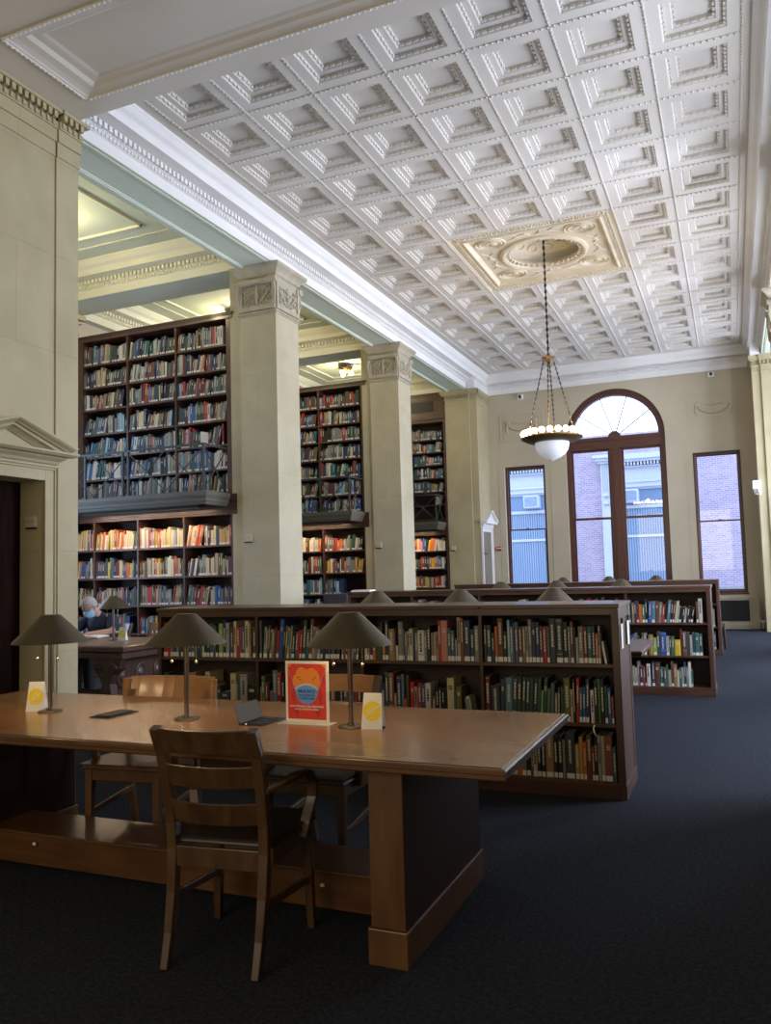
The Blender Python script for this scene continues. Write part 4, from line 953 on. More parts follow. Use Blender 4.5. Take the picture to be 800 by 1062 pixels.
# carved table in the alcove
T2 = thing('carved_table', 'dark carved-leg reading table in the left alcove where the masked reader sits', 'table', (-7.52, 7.42, 0))
m = MB(); hx, hy = 1.64, .60
vs = []; pr = [(.03,.70),(.0,.715),(.0,.755),(.006,.765),(.02,.77)]
for d, z in pr: vs += [(-hx+d,-hy+d,z),(hx-d,-hy+d,z),(hx-d,hy-d,z),(-hx+d,hy-d,z)]
n = len(pr); m.add(vs, [(i*4+k, i*4+(k+1)%4, i*4+4+(k+1)%4, i*4+4+k) for i in range(n-1) for k in range(4)]); m.add(vs[-4:], [(0,1,2,3)]); m.add(vs[:4], [(3,2,1,0)])
mk('table_top', m, M_woodH, T2)
m = MB(); m.box(-hx+.07, hx-.07, -hy+.07, hy-.07, .63, .70); mk('apron', m, M_woodH, T2, bevel=.004)
for sg in (-1, 1):
    m = MB(); xc_ = sg*(hx-.32)
    prof = [(-.20,.63),(-.17,.52),(-.09,.45),(-.05,.36),(-.07,.25),(-.13,.17),(-.17,.09),(-.17,.04),(.17,.04),(.17,.09),(.13,.17),(.07,.25),(.05,.36),(.09,.45),(.17,.52),(.20,.63)]
    for ya in (-hy+.10, hy-.20): m.prism([(xc_+u, v) for u, v in prof], ya, ya+.10, 'y')
    m.box(xc_-.05, xc_+.05, -hy+.2, hy-.2, .10, .63); m.box(xc_-.20, xc_+.20, -hy+.06, hy-.06, 0, .05)
    for ya in (-.3, 0, .3): m.lathe([(.10,0),(.10,.012),(.075,.016),(.06,.008),(.04,.02),(0,.03)], (0,0,0), 16, 0, Matrix.Translation((xc_+sg*.05, ya, .42)) @ Matrix.Rotation(sg*PI/2, 4, 'Y') @ Matrix.Scale(1.35, 4, (1,0,0)))
    for ya in (-hy+.10,): m.lathe([(.055,0),(.055,.012),(.035,.016),(.03,.006),(0,.02)], (0,0,0), 14, 0, Matrix.Translation((xc_-.10, ya, .53)) @ Matrix.Rotation(PI/2, 4, 'X')); m.lathe([(.055,0),(.055,.012),(.035,.016),(.03,.006),(0,.02)], (0,0,0), 14, 0, Matrix.Translation((xc_+.10, ya, .53)) @ Matrix.Rotation(PI/2, 4, 'X'))
    mk('trestle', m, M_wood, T2, bevel=.004)
m = MB(); m.box(-hx+.37, hx-.37, -.05, .05, .12, .22); mk('stretcher', m, M_woodH, T2, bevel=.004)

# ================================================================== chairs
def slat(mb, xw, y, z0, z1, bow, t=.016, tilt=0):
    pts = [(xw*(-1+2*i/8), y-bow*(1-(-1+2*i/8)**2), (z0+z1)/2) for i in range(9)]
    vs = []
    for p in pts:
        for dz, dt in ((z0-(z0+z1)/2, -t/2), (z1-(z0+z1)/2, -t/2), (z1-(z0+z1)/2, t/2), (z0-(z0+z1)/2, t/2)):
            vs.append((p[0], p[1]+dt-dz*tilt, p[2]+dz))
    mb.add(vs, [(i*4+k, i*4+(k+1)%4, i*4+4+(k+1)%4, i*4+4+k) for i in range(8) for k in range(4)]+[(3,2,1,0),(32,33,34,35)])
def make_chair(label, M_, Mseat=M_seat, captain=False):
    t = thing('armchair', label, 'chair')
    for sg in (-1, 1):
        m = MB()
        if captain: pts = [(sg*.215,-.235,0),(sg*.215,-.19,.25),(sg*.22,-.17,.45),(sg*.24,-.21,.64),(sg*.255,-.275,.79)]
        else: pts = [(sg*.186,-.245,0),(sg*.187,-.210,.12),(sg*.189,-.180,.26),(sg*.192,-.165,.42),(sg*.194,-.170,.52),(sg*.197,-.195,.66),(sg*.199,-.232,.79),(sg*.200,-.278,.895)]
        k = len(pts); m.sweep(pts, [.030+.010*min(1, i/3) for i in range(k)], [.036+.008*(1 if 1 < i < k-2 else 0) for i in range(k)], (1,0,0)); mk('leg', m, M_, t, bevel=.004)
        m = MB(); m.sweep([(sg*.215,.225,0),(sg*.208,.218,.22),(sg*.205,.212,.44)], [.030,.038,.044], [.030,.038,.044], (1,0,0)); mk('leg', m, M_, t, bevel=.004)
        m = MB(); m.sweep([(sg*.200,-.185,.24),(sg*.208,.210,.20)], .018, .030, (1,0,0)); mk('stretcher', m, M_, t, bevel=.003)
        m = MB()
        zo = -.0
        m.sweep([(sg*.208,-.205,.655),(sg*.250,-.13,.672),(sg*.272,-.03,.682),(sg*.278,.05,.672),(sg*.272,.105,.648)], [.030,.036,.044,.044,.036], [.020,.020,.020,.020,.020], (1,0,0))
        m.sweep([(sg*.270,.085,.660),(sg*.276,.120,.620),(sg*.268,.125,.56),(sg*.250,.105,.48),(sg*.236,.085,.405)], [.030,.040,.044,.044,.040], .022, (1,.0,0))
        mk('arm', m, M_, t, bevel=.004)
    m = MB(); m.box(-.185,.185,-.182,-.160,.355,.432); m.box(-.195,.195,.205,.228,.375,.440); m.box(-.222,-.200,-.165,.215,.375,.440); m.box(.200,.222,-.165,.215,.375,.440); mk('seat_frame', m, M_, t, bevel=.003)
    m = MB(); m.prism([(-.20,-.155),(.20,-.155),(.232,.05),(.232,.25),(-.232,.25),(-.232,.05)], .440, .468, 'z'); mk('seat', m, Mseat, t, bevel=.010)
    m = MB()
    if captain:
        slat(m, .285, -.262, .715, .868, .055, .026, .35)
        m.tube([(-.29,-.262,.705+.155),(-.29,-.25,.72)], .026, 10); m.tube([(.29,-.262,.705+.155),(.29,-.25,.72)], .026, 10)
    else:
        slat(m, .192, -.262, .805, .895, .046, .018, .40)
    mk('top_rail', m, M_, t, bevel=.004)
    for (z0_, z1_, y_) in (((.58,.64,-.20),) if captain else ((.668,.752,-.216), (.526,.612,-.184))):
        m = MB(); slat(m, .188, y_, z0_, z1_, .042, .014, .35); mk('back_slat', m, M_, t, bevel=.003)
    return t
CH = make_chair('slat-back wooden armchair with dark seat, nearest, pulled in at front of table', M_chair)
CH.location = (-1.880, 2.850, 0); CH.rotation_euler = (0, 0, math.radians(6.5))
CHL = make_chair('slat-back oak armchair behind the poster, on the far side of the front table', M_chairL)
CHL.location = (-2.02, 3.86, 0); CHL.rotation_euler = (0, 0, PI)
for c in CHL.children:
    if c.name.startswith(('leg', 'stretcher', 'arm', 'seat_frame')): c.data.materials[0] = M_chair
CHC = make_chair('orange-brown armchair with broad solid curved back behind the middle table lamp', M_chairL, M_woodH, captain=True)
CHC.location = (-3.12, 3.80, 0); CHC.rotation_euler = (0, 0, PI+.12)
for c in CHC.children:
    if c.name.startswith(('leg', 'stretcher', 'arm', 'seat')): c.data.materials[0] = M_table
dup(CHL, (-6.86, 8.46, 0), PI, 'wooden armchair behind the carved alcove table, right of the tent card')
dup(CH, (-7.45, 8.30, 0), PI+.05, 'wooden armchair in which the masked reader sits')
dup(CH, (-.52, 15.35, 0), -PI/2-.5, 'wooden chair just past the right end of the third low bookcase')
dup(CHL, (-5.0, 3.9, 0), PI, 'x') if False else None

# ================================================================== lamps
def make_lamp(label):
    t = thing('table_lamp', label, 'lamp')
    m = MB(); m.lathe([(.0,.0),(.062,.0),(.062,.005),(.058,.008),(.022,.010),(.018,.020),(.0,.020)], (0,0,0), 32); mk('base', m, M_bronze, t, smooth=True)
    m = MB(); m.lathe([(.0115,.018),(.0115,.44)], (0,0,0), 16); m.lathe([(.016,.44),(.016,.455)], (0,0,0), 16); mk('pole', m, M_pole, t, smooth=True)
    m = MB()
    m.lathe([(.194,.364),(.190,.372),(.054,.505),(.050,.510),(.0,.512)], (0,0,0), 48, 0, cap=False)
    m.lathe([(.192,.3645),(.052,.500),(.0,.504)], (0,0,0), 48, 1, cap=False)
    mk('shade', m, [M_bronze, M_bronzeI], t, smooth=True, ang=.5)
    m = MB()
    for sg in (-1, 1):
        m.sphere((sg*.040, 0, .43), .020, 12, 8, 0)
    mk('bulb', m, M_lampbulb, t, smooth=True)
    for sg in (-1, 1):
        m = MB(); m.tube([(sg*.072,-.02,.43), (sg*.072,-.02,.285)], .0016, 5); m.sphere((sg*.072,-.02,.279), .0085, 10, 6); mk('pull_chain', m, M_nickel, t, smooth=True)
    return t
M_lampbulb = mat('lamp_bulb', (1,.9,.75), .4, emit=(1,.70,.40), es=LAMP_E if 'LAMP_E' in globals() else 5)
L0 = make_lamp('dark bronze cone-shade table lamp, rightmost on the front table, by the mask poster')
L0.location = (-1.618, 3.365, .770)
LM = [(-2.495, 3.345, 'dark bronze cone-shade table lamp, middle one on the front table'), (-3.380, 3.355, 'dark bronze cone-shade table lamp, leftmost on the front table')]
for x, y, l in LM: dup(L0, (x, y, .770), 0, l)
dup(L0, (-6.66, 7.56, .770), .1, 'cone-shade table lamp on the carved alcove table beside the reader, shade lit blue')
for x, y, l in ((-3.29, 7.5, 'bronze lamp shade just above nearest low bookcase, leftmost of three'), (-2.42, 7.5, 'bronze lamp shade just above nearest low bookcase, middle of three'), (-1.53, 7.5, 'bronze lamp shade just above nearest low bookcase, rightmost of three'),
                (-3.23, 12.0, 'small bronze lamp shade above second low bookcase, below the left window'), (-2.40, 12.0, 'small bronze lamp shade above second low bookcase, middle of its row'), (-1.49, 12.0, 'small bronze lamp shade above second low bookcase, below the right half of the arched window'),
                (-3.13, 16.3, 'tiny lamp shade above third low bookcase, left one'), (-2.25, 16.3, 'tiny lamp shade above third low bookcase, under left half of arched window'), (-1.38, 16.3, 'tiny lamp shade above third low bookcase, under right half of arched window')):
    dup(L0, (x, y, .770), 0, l)
for x, y in ((-1.618, 3.365), (-2.495, 3.345), (-3.38, 3.355)): point('lamp_glow', (x, y, 1.17), 2.2, (1, .68, .38), .03)

# ================================================================== things on the front table
def text_mesh(name, s, size, parent, m, loc, width=None, rot=(PI/2,0,0), bold=0):
    c = bpy.data.curves.new(name, 'FONT'); c.body = s; c.size = size; c.align_x = 'CENTER'; c.align_y = 'CENTER'; c.offset = bold; c.extrude = 0
    o = bpy.data.objects.new(name+'_tmp', c); COL.objects.link(o); bpy.context.view_layer.update()
    me = bpy.data.meshes.new_from_object(o.evaluated_get(bpy.context.evaluated_depsgraph_get())); bpy.data.objects.remove(o); 
    me.materials.clear(); me.materials.append(m); r = bpy.data.objects.new(name, me); COL.objects.link(r); r.parent = parent
    r.location = loc; r.rotation_euler = rot
    if width:
        xs = [v.co.x for v in me.vertices]; k = width/(max(xs)-min(xs)); r.scale = (k, 1, 1)
    return r
M_red = mat('poster_red', (.72,.045,.02), .5); M_red2 = mat('poster_deep_red', (.52,.025,.02), .5); M_pog = mat('poster_orange', (.88,.26,.02), .5)
M_pbl = mat('poster_blue', (.13,.34,.75), .5); M_pnv = mat('poster_navy', (.02,.05,.30), .5); M_plb = mat('poster_pale_blue', (.45,.62,.85), .5); M_plil = mat('poster_lilac', (.55,.35,.55), .5)
P = thing('mask_poster_stand', 'red and orange mask notice in a clear sign holder on the front table', 'sign', (-1.858, 3.40, .770))
m = MB(); m.box(-.130,.130,-.055,.035,0,.004); mk('base_plate', m, mat('clear_acrylic_edge', (.62,.60,.52), .15), P, bevel=.001)
m = MB(); m.box(-.112,.112,-.004,.004,.004,.284); mk('holder', m, M_paper, P, bevel=.001)
m = MB(); yq = -.0046
def poly(pts, y, mi): m.add([(u, y, v) for u, v in pts], [tuple(range(len(pts)))], mi)
poly([(-.100,.018),(.100,.018),(.100,.272),(-.100,.272)], yq, 0)
# darker mane locks
for cx0, cz0, w_, h_ in ((-.07,.12,.025,.09),(.07,.12,.025,.09),(-.055,.055,.03,.06),(.055,.055,.03,.06),(-.085,.20,.012,.06),(.088,.20,.010,.05)):
    poly([(cx0-w_/2,cz0),(cx0,cz0+h_/2),(cx0+w_/2,cz0+.01),(cx0+.005,cz0-h_/2)], yq-.0003, 1)
for sg in (-1, 1): poly([(sg*.100,.272),(sg*.075,.272),(sg*.085,.262),(sg*.100,.252)][::sg], yq-.0004, 2)
# head outline
hp = [(-.060,.165),(-.072,.190),(-.070,.212),(-.056,.226),(-.050,.244),(-.036,.255),(-.020,.256),(-.006,.248),(.006,.246),(.022,.253),(.038,.252),(.055,.240),(.066,.222),(.071,.200),(.068,.180),(.060,.165)]
poly(hp, yq-.0006, 2)
for sg in (-1, 1):   # ear loops
    poly([(sg*.100,.252),(sg*.096,.245),(sg*.060,.160),(sg*.064,.160)][::sg], yq-.0010, 6)
mk_ = [(-.062,.160)]+[(-.062+.124*i/12, .160+.022*math.sin(PI*i/12)) for i in range(1,12)]+[(.062,.160),(.050,.118),(.035,.098),(.012,.088),(-.012,.088),(-.035,.098),(-.050,.118)]
poly(mk_, yq-.0012, 3)
top_ = [(-.062+.124*i/12, .160+.022*math.sin(PI*i/12)) for i in range(13)]; poly(top_+[(u*.97, v-.008) for u, v in top_[::-1]], yq-.0014, 5)
for sg in (-1, 1):
    poly([(sg*.050,.212),(sg*.036,.210),(sg*.028,.198),(sg*.040,.200)], yq-.0010, 7); poly([(sg*.043,.209),(sg*.036,.207),(sg*.033,.202),(sg*.040,.203)], yq-.0012, 8)
mk('poster', m, [M_red, M_red2, M_pog, M_pbl, M_pnv, M_plb, M_plil, M_black, M_paper], P)
for s_, z_, w_, sz in (('MASKS', .146, .088, .020), ('REQUIRED IN', .127, .084, .011), ('CLASSROOMS', .113, .080, .012)): text_mesh('lettering', s_, sz, P, M_pnv, (0, yq-.002, z_), w_, bold=.0004)
for s_, z_, w_, sz in (('AND STRONGLY RECOMMENDED', .077, .178, .011), ('IN ALL INDOOR AREAS', .064, .122, .011)): text_mesh('lettering', s_, sz, P, M_paper, (0, yq-.002, z_), w_, bold=.0003)

def tent_card(label, loc, rz, w_=.096, d_=.07, h_=.152):
    t = thing('tent_card', label, 'tent card', loc, rz)
    m = MB(); a = w_/2
    m.add([(-a,-d_/2,0),(a,-d_/2,0),(a*.86,-.004,h_),(-a*.86,-.004,h_),(-a,d_/2,0),(a,d_/2,0),(a*.86,.004,h_),(-a*.86,.004,h_)], [(0,1,2,3),(5,4,7,6),(3,2,6,7),(0,4,5,1)])
    m.add([(a*.97,-d_/2+.001,.001),(a*.80,0,.01),(a*.97,d_/2-.001,.001),(a*.85,0,h_-.004)], [(0,1,3),(1,2,3)]); m.add([(-a*.97,-d_/2+.001,.001),(-a*.80,0,.01),(-a*.97,d_/2-.001,.001),(-a*.85,0,h_-.004)], [(3,1,0),(3,2,1)])
    body = mk('folded_card', m, M_paper, t)
    ang = math.atan2(d_/2-.004, h_); F = Matrix.Translation((0,-d_/2-.0006,0)) @ Matrix.Rotation(-ang, 4, 'X')
    m = MB(); r_ = .042; c = (0, 0, .078)
    def disc(r0, z0, off, mi, seg=40, cx0=0, rin=0):
        if rin:
            vs = [(cx0+rr*math.cos(2*PI*i/seg), off, z0+rr*math.sin(2*PI*i/seg)) for rr in (rin, r0) for i in range(seg)]
            m.add(vs, [(i, (i+1) % seg, seg+(i+1) % seg, seg+i) for i in range(seg)], mi, F)
        else: m.add([(cx0+r0*math.cos(2*PI*i/seg), off, z0+r0*math.sin(2*PI*i/seg)) for i in range(seg)], [tuple(range(seg))], mi, F)
    disc(r_, .078, -.0004, 0)
    disc(.016, .076, -.0007, 1, 30, 0, .0135); m.add([(.0,-.0007,.094),(.010,-.0007,.104),(.004,-.0007,.091)], [(0,1,2)], 1, F)
    k_ = math.radians(38); dx_, dz_ = math.cos(k_), math.sin(k_)
    m.add([(-.043*dx_+.002*dz_,-.0009,.078-.043*dz_-.002*dx_),(.043*dx_+.002*dz_,-.0009,.078+.043*dz_-.002*dx_),(.043*dx_-.002*dz_,-.0009,.078+.043*dz_+.002*dx_),(-.043*dx_-.002*dz_,-.0009,.078-.043*dz_+.002*dx_)], [(0,1,2,3)], 2, F)
    for q in range(4): m.add([(-.012+q*.0065,-.0008,.046),(-.0075+q*.0065,-.0008,.046),(-.0075+q*.0065,-.0008,.0495),(-.012+q*.0065,-.0008,.0495)], [(0,1,2,3)], 1, F)
    mk('yellow_emblem', m, [M_yellow, mat('pale_yellow_print', (.9,.82,.35), .6), M_paper], body)
    return t
tent_card('white tent card with crossed-out apple on yellow circle, right of the poster', (-1.512, 3.372, .770), math.radians(9))
tent_card('white tent card with crossed-out yellow circle beside the leftmost front lamp', (-3.482, 3.365, .770), math.radians(24))
tent_card('white tent card with yellow circle on the alcove table beside its lamp', (-6.47, 7.50, .770), math.radians(12))

def outlet(label, x, y, raised):
    t = thing('table_outlet', label, 'power outlet', (x, y, .7705))
    m = MB(); m.box(-.065,.065,-.108,.108,0,.003); m.box(-.050,.050,-.095,.095,.003,.0045, 1); mk('plate', m, [M_dkmetal, M_black], t)
    m = MB()
    for yy in (-.055, 0, .055): m.box(-.030,.030,yy-.022,yy+.022,.0045,.007); 
    mk('socket', m, M_dkmetal, t)
    m = MB()
    if raised:
        F = Matrix.Translation((-.062, 0, .004)) @ Matrix.Rotation(math.radians(-112), 4, 'Y')
        m.box(0, .088, -.100, .100, 0, .004, 0, F)
    else: m.box(-.048, .048, -.092, .092, .0072, .0100)
    mk('lid', m, M_lid, t, bevel=.001)
    if raised:
        m = MB(); m.sphere((-.02,-.112,.006), .006, 8, 6); mk('latch', m, M_nickel, t)
outlet('raised flip-up power outlet lid in the front table top, left of the poster', -2.09, 3.383, True)
outlet('flat closed power outlet plate in the front table top, left of the middle lamp', -2.96, 3.365, False)
for (x, z, l) in ((-1.693, .133, 'tiny white paper scrap stuck on the table foot rail near the right trestle'), (-3.324, .141, 'tiny pale paper scrap stuck on the table foot rail at left')):
    m = MB(); m.lathe([(.0,-.006),(.006,-.004),(.009,.0),(.006,.005),(.0,.006)], (0,0,0), 7, 0, Matrix.Rotation(PI/2, 4, 'X') @ Matrix.Scale(1.3, 4, (1,0,0)))
    o = tag(mk('paper_scrap', m, M_paper), l, 'paper'); o.location = (x, 3.370-.163-.010, z)
m = MB(); m.sweep([(0,0,0),(-.006,-.012,-.02),(.0,-.016,-.045),(.010,-.010,-.065)], .010, .002, (1,0,0))
o = tag(mk('paper_strip', m, M_paper), 'white paper strip dangling from middle shelf of the nearest low bookcase', 'paper'); o.location = (-.875, 5.383, .455)
m = MB(); m.box(-.135,.135,-.08,.12,0,.012); m.box(-.125,.135,-.07,.11,.012,.022); o = tag(mk('paper_stack', m, M_paper), 'small stack of white paper on left end of second low bookcase', 'paper'); o.location = (-4.57, 9.95, 1.22)
m = MB(); m.box(-.11,.11,-.16,.16,0,.008)
bk_ = thing('open_book', 'open white book on the alcove table in front of the masked reader', 'book', (-7.30, 7.84, .770), .25)
m = MB(); m.box(-.215,.215,-.150,.150,0,.004); mk('cover', m, CM['nv'], bk_)
for sg in (-1, 1):
    m = MB(); m.prism([(0,.004),(sg*.20,.004),(sg*.205,.016),(sg*.12,.030),(sg*.03,.030),(0,.018)], -.142, .142, 'y'); mk('page_block', m, M_paper, bk_)
# monitor on a small desk in the alcove between the first and second tall bookcases
dk = thing('computer_desk', 'small desk behind the low bookcase, mostly hidden, holding a grey monitor', 'desk', (-6.25, 12.6, 0))
m = MB(); m.box(-.55,.55,-.33,.33,.71,.745); mk('desk_top', m, M_woodH, dk, bevel=.003)
for sx_ in (-1,1):
    for sy_ in (-1,1): m = MB(); m.box(sx_*.50-.025,sx_*.50+.025,sy_*.28-.025,sy_*.28+.025,0,.71); mk('leg', m, M_wood, dk)
mo = thing('computer_monitor', 'grey computer monitor seen just above the nearest low bookcase, before second pillar', 'monitor', (-6.25, 12.5, .745))
m = MB(); m.box(-.22,.22,-.02,.02,.10,.38); mk('screen', m, mat('grey_screen', (.09,.085,.10), .25), mo, bevel=.006)
m = MB(); m.box(-.235,.235,-.012,.03,.085,.395); mk('bezel', m, mat('grey_plastic', (.14,.135,.155), .5), mo, bevel=.006)
m = MB(); m.box(-.03,.03,.0,.05,.01,.12); m.lathe([(.0,0),(.11,0),(.11,.01),(0,.014)], (0,.02,0), 20); mk('stand', m, M_dkmetal, mo)

# ================================================================== chandelier and ceiling fixtures
CX, CY = -2.50, 12.60
ch = thing('chandelier', 'hanging ring chandelier of round bulbs with white glass bowl', 'chandelier', (CX, CY, 3.45))
def chain(mb, p, q, link=.035, r=.0045, big=False):
    p, q = Vector(p), Vector(q); L = (q-p).length; k = int(L/link); d = (q-p).normalized(); up_ = Vector((1,0,0)); u = (up_-d*up_.dot(d)).normalized(); v = d.cross(u)
    for i in range(k):
        c = p+d*(i+.5)*L/k; w_ = u if i % 2 else v; h_ = L/k*.66
        mb.tube([c+d*h_*math.cos(t_)+w_*h_*.42*math.sin(t_) for t_ in [2*PI*j/8 for j in range(9)]], r, 4, cap=False)
m = MB(); chain(m, (0,0,1.36), (0,0,ZP+.28-3.45), .05, .007); m.tube([(0,0,1.36),(0,0,ZP+.29-3.45)], .006, 5); m.lathe([(.0,-.03),(.03,-.02),(.035,.0),(.0,.005)], (0,0,ZP+.29-3.45), 12); mk('chain', m, M_dkmetal, ch)
m = MB(); m.lathe([(.0,1.18),(.018,1.20),(.012,1.22),(.03,1.245),(.055,1.25),(.060,1.262),(.10,1.285),(.105,1.295),(.03,1.30),(.02,1.36),(0,1.37)], (0,0,0), 24); mk('canopy_cup', m, M_brass, ch, smooth=True)
for k in range(4):
    a = math.radians(-78.8+8)+PI/2*k; m = MB(); chain(m, (math.cos(a)*.37, math.sin(a)*.37, .04), (math.cos(a)*.075, math.sin(a)*.075, 1.25), .04, .005); m.tube([(math.cos(a)*.37, math.sin(a)*.37, .04), (math.cos(a)*.075, math.sin(a)*.075, 1.25)], .0045, 5); mk('hanging_chain', m, M_chain, ch)
m = MB(); m.lathe([(.245,-.05),(.30,-.055),(.38,-.035),(.44,.0),(.470,.012),(.475,.032),(.45,.040),(.40,.030),(.28,.02),(.245,.02),(.245,-.05)], (0,0,0), 48, cap=False); mk('ring', m, M_brass, ch, smooth=True)
m = MB(); m.lathe([(.26,-.04),(.262,-.08),(.245,-.16),(.20,-.23),(.12,-.285),(.04,-.315),(.012,-.325),(.0,-.335)], (0,0,0), 40, cap=False); mk('glass_bowl', m, M_bowl, ch, smooth=True)
for k in range(22):
    a = 2*PI*k/22; m = MB(); m.lathe([(.018,.03),(.020,.055)], (math.cos(a)*.43, math.sin(a)*.43, 0), 10, 1); m.sphere((math.cos(a)*.43, math.sin(a)*.43, .098), .046, 14, 9, 0); mk('globe_bulb', m, [M_bulb, M_brass], ch, smooth=True)
point('chandelier_glow', (CX, CY, 3.60), CHAND_W, (1, .74, .46), .06)
FX1 = (-8.25, 12.60)
for (x, y, z, lab, n_) in ((FX1[0], FX1[1], 6.1, 'small ceiling fixture of glowing globe bulbs above the first tall bookcase', 3), (-8.19, 17.17, 6.1, 'small ceiling fixture of glowing globe bulbs above the second tall bookcase', 3), (-8.19, 7.95, 6.1, 'small ceiling fixture of globe bulbs in the nearest alcove bay, hidden by the wall', 3)):
    t = thing('ceiling_light', lab, 'ceiling light', (x, y, ZC))
    m = MB(); m.lathe([(.0,-.20),(.03,-.20),(.16,-.09),(.17,-.06),(.12,-.04),(.03,-.02),(.03,-.0)], (0,0,0), 24); mk('fixture_body', m, M_brass, t, smooth=True)
    for k in range(n_):
        a = 2*PI*k/n_+.4; m = MB(); m.tube([(math.cos(a)*.10, math.sin(a)*.10, -.12), (math.cos(a)*.13, math.sin(a)*.13, -.16)], .02, 8, 1); m.sphere((math.cos(a)*.13, math.sin(a)*.13, -.21), .055, 14, 9, 0); mk('globe_bulb', m, [M_bulbW, M_brass], t, smooth=True)
    point('fixture_glow', (x, y, 6.02), FIX_W, (1, .84, .50), .08)
for (x, y, lab) in ((-8.1, 16.2, 'thin rod rising behind the second tall bookcase'),):
    pass

# ================================================================== the building outside
M_brick = mat('outside_brick', (.34,.25,.30), .8); nt = M_brick.node_tree; L = nt.links
tc = nod(M_brick, 'ShaderNodeTexCoord'); sx = nod(M_brick, 'ShaderNodeSeparateXYZ'); cxn = nod(M_brick, 'ShaderNodeCombineXYZ'); L.new(tc.outputs['Object'], sx.inputs[0]); L.new(sx.outputs['X'], cxn.inputs['X']); L.new(sx.outputs['Z'], cxn.inputs['Y'])
br = nod(M_brick, 'ShaderNodeTexBrick'); L.new(cxn.outputs[0], br.inputs['Vector']); br.inputs['Scale'].default_value = 1; br.inputs['Brick Width'].default_value = .17; br.inputs['Row Height'].default_value = .062; br.inputs['Mortar Size'].default_value = .010
br.inputs['Color1'].default_value = (.28,.20,.30,1); br.inputs['Color2'].default_value = (.42,.31,.40,1); br.inputs['Mortar'].default_value = (.48,.44,.52,1); L.new(br.outputs['Color'], nt.nodes['Principled BSDF'].inputs['Base Color'])
M_ost = mat('outside_limestone', (.52,.54,.62), .8); M_fl = mat('outside_metal_panel', (.17,.25,.39), .6); M_fl2 = mat('outside_metal_panel_light', (.34,.43,.57), .6)
YO = 27.0
bd = thing('neighbouring_building', 'brick building with pale stone cornice seen through the far windows', 'building', (0, YO, 0))
m = MB(); m.box(-12, 4, 0, .5, -3, 5.74); mk('brick_wall', m, M_brick, bd)
def bay_out(xa, xb, acx):
    m = MB(); m.box(xa, xb, -.12, .0, 3.9, 4.18); m.box(xa, xb, -.20, .0, 3.97, 4.02); m.box(xa, xb, -.16, 0, 4.12, 4.20); m.box(xa, xb, -.10, 0, 4.20, 4.60)
    m.box(xa, xb, -.25, 0, 4.60, 4.64); m.box(xa, xb, -.38, 0, 4.76, 4.84); m.box(xa, xb, -.46, 0, 4.84, 5.0)
    k = int((xb-xa)/.10)
    for i in range(k): m.box(xa+i*.1, xa+i*.1+.055, -.33, 0, 4.65, 4.76)
    mk('cornice', m, M_ost, bd)
    m = MB(); m.box(xa, xb, -.06, 0, -3, 3.9); mk('metal_panels', m, M_fl, bd)
    m = MB(); k = int((xb-xa)/.075)
    for i in range(k): m.box(xa+i*.075, xa+i*.075+.03, -.085, -.06, -3, 3.30)
    mk('panel_ribs', m, M_fl2, bd)
    m = MB(); m.box(xa, xb, -.12, -.0, 3.30, 3.40); m.box(xa, xb, -.12, 0, 2.38, 2.46); m.box(xa, xa+.09, -.11, 0, -3, 3.9); m.box(xb-.09, xb, -.11, 0, -3, 3.9); mk('pale_rails', m, M_ost, bd)
    m = MB(); m.box(acx, acx+.50, -.45, 0, 3.47, 3.88); a = mk('air_conditioner', m, M_ost, bd, bevel=.02)
    m = MB(); m.box(acx+.05, acx+.45, -.46, -.45, 3.52, 3.83, 0)
    for q in range(8): m.box(acx+.05, acx+.45, -.466, -.46, 3.535+q*.037, 3.545+q*.037, 1)
    mk('grille', m, [M_fl, M_ost], a)
bay_out(-7.8, -5.35, -6.30); bay_out(-3.46, -1.30, -3.16)
for xp in (-3.88, -1.25):
    if xp < -2:
        m = MB(); m.box(xp+.06, xp+.36, -.12, 0, -3, 4.78); m.box(xp-.02, xp+.44, -.20, 0, 4.78, 4.86); m.box(xp-.08, xp+.50, -.28, 0, 4.86, 4.95); m.box(xp-.14, xp+.56, -.34, 0, 4.95, 5.05)
        for q in range(4): m.box(xp+.09+q*.065, xp+.12+q*.065, -.15, -.12, 3.9, 4.75)
        for zz in (3.75, 3.5): m.lathe([(0,-.06),(.09,-.05),(.12,0),(.09,.05),(0,.06)], (xp+.21, -.12, zz), 12, 0, None, 1, .8)
        mk('pilaster', m, M_ost, bd)
m = MB(); m.box(-12, 4, -6.3, -.5, -1.2, -1.0); struct('ground', MB().box(-14, 6, YB+.5, YO, -1.2, -1.0), mat('outside_paving', (.35,.37,.42), .9))
m = MB(); m.box(-.9, .5, 0, .04, .60, .66); 
for k in range(24): m.box(-.9+k*.06, -.885+k*.06, 0, .02, .2, .62)
m.box(-.9, -.86, 0, .04, -1.25, .66); m.box(.46, .5, 0, .04, -1.25, .66); m.box(-.9, .5, 0, .04, .2, .24)
o = tag(mk('outside_railing', m, M_ost), 'low white railing outside the bottom of the right-hand window', 'railing'); o.location = (0, YB+1.2, .25)
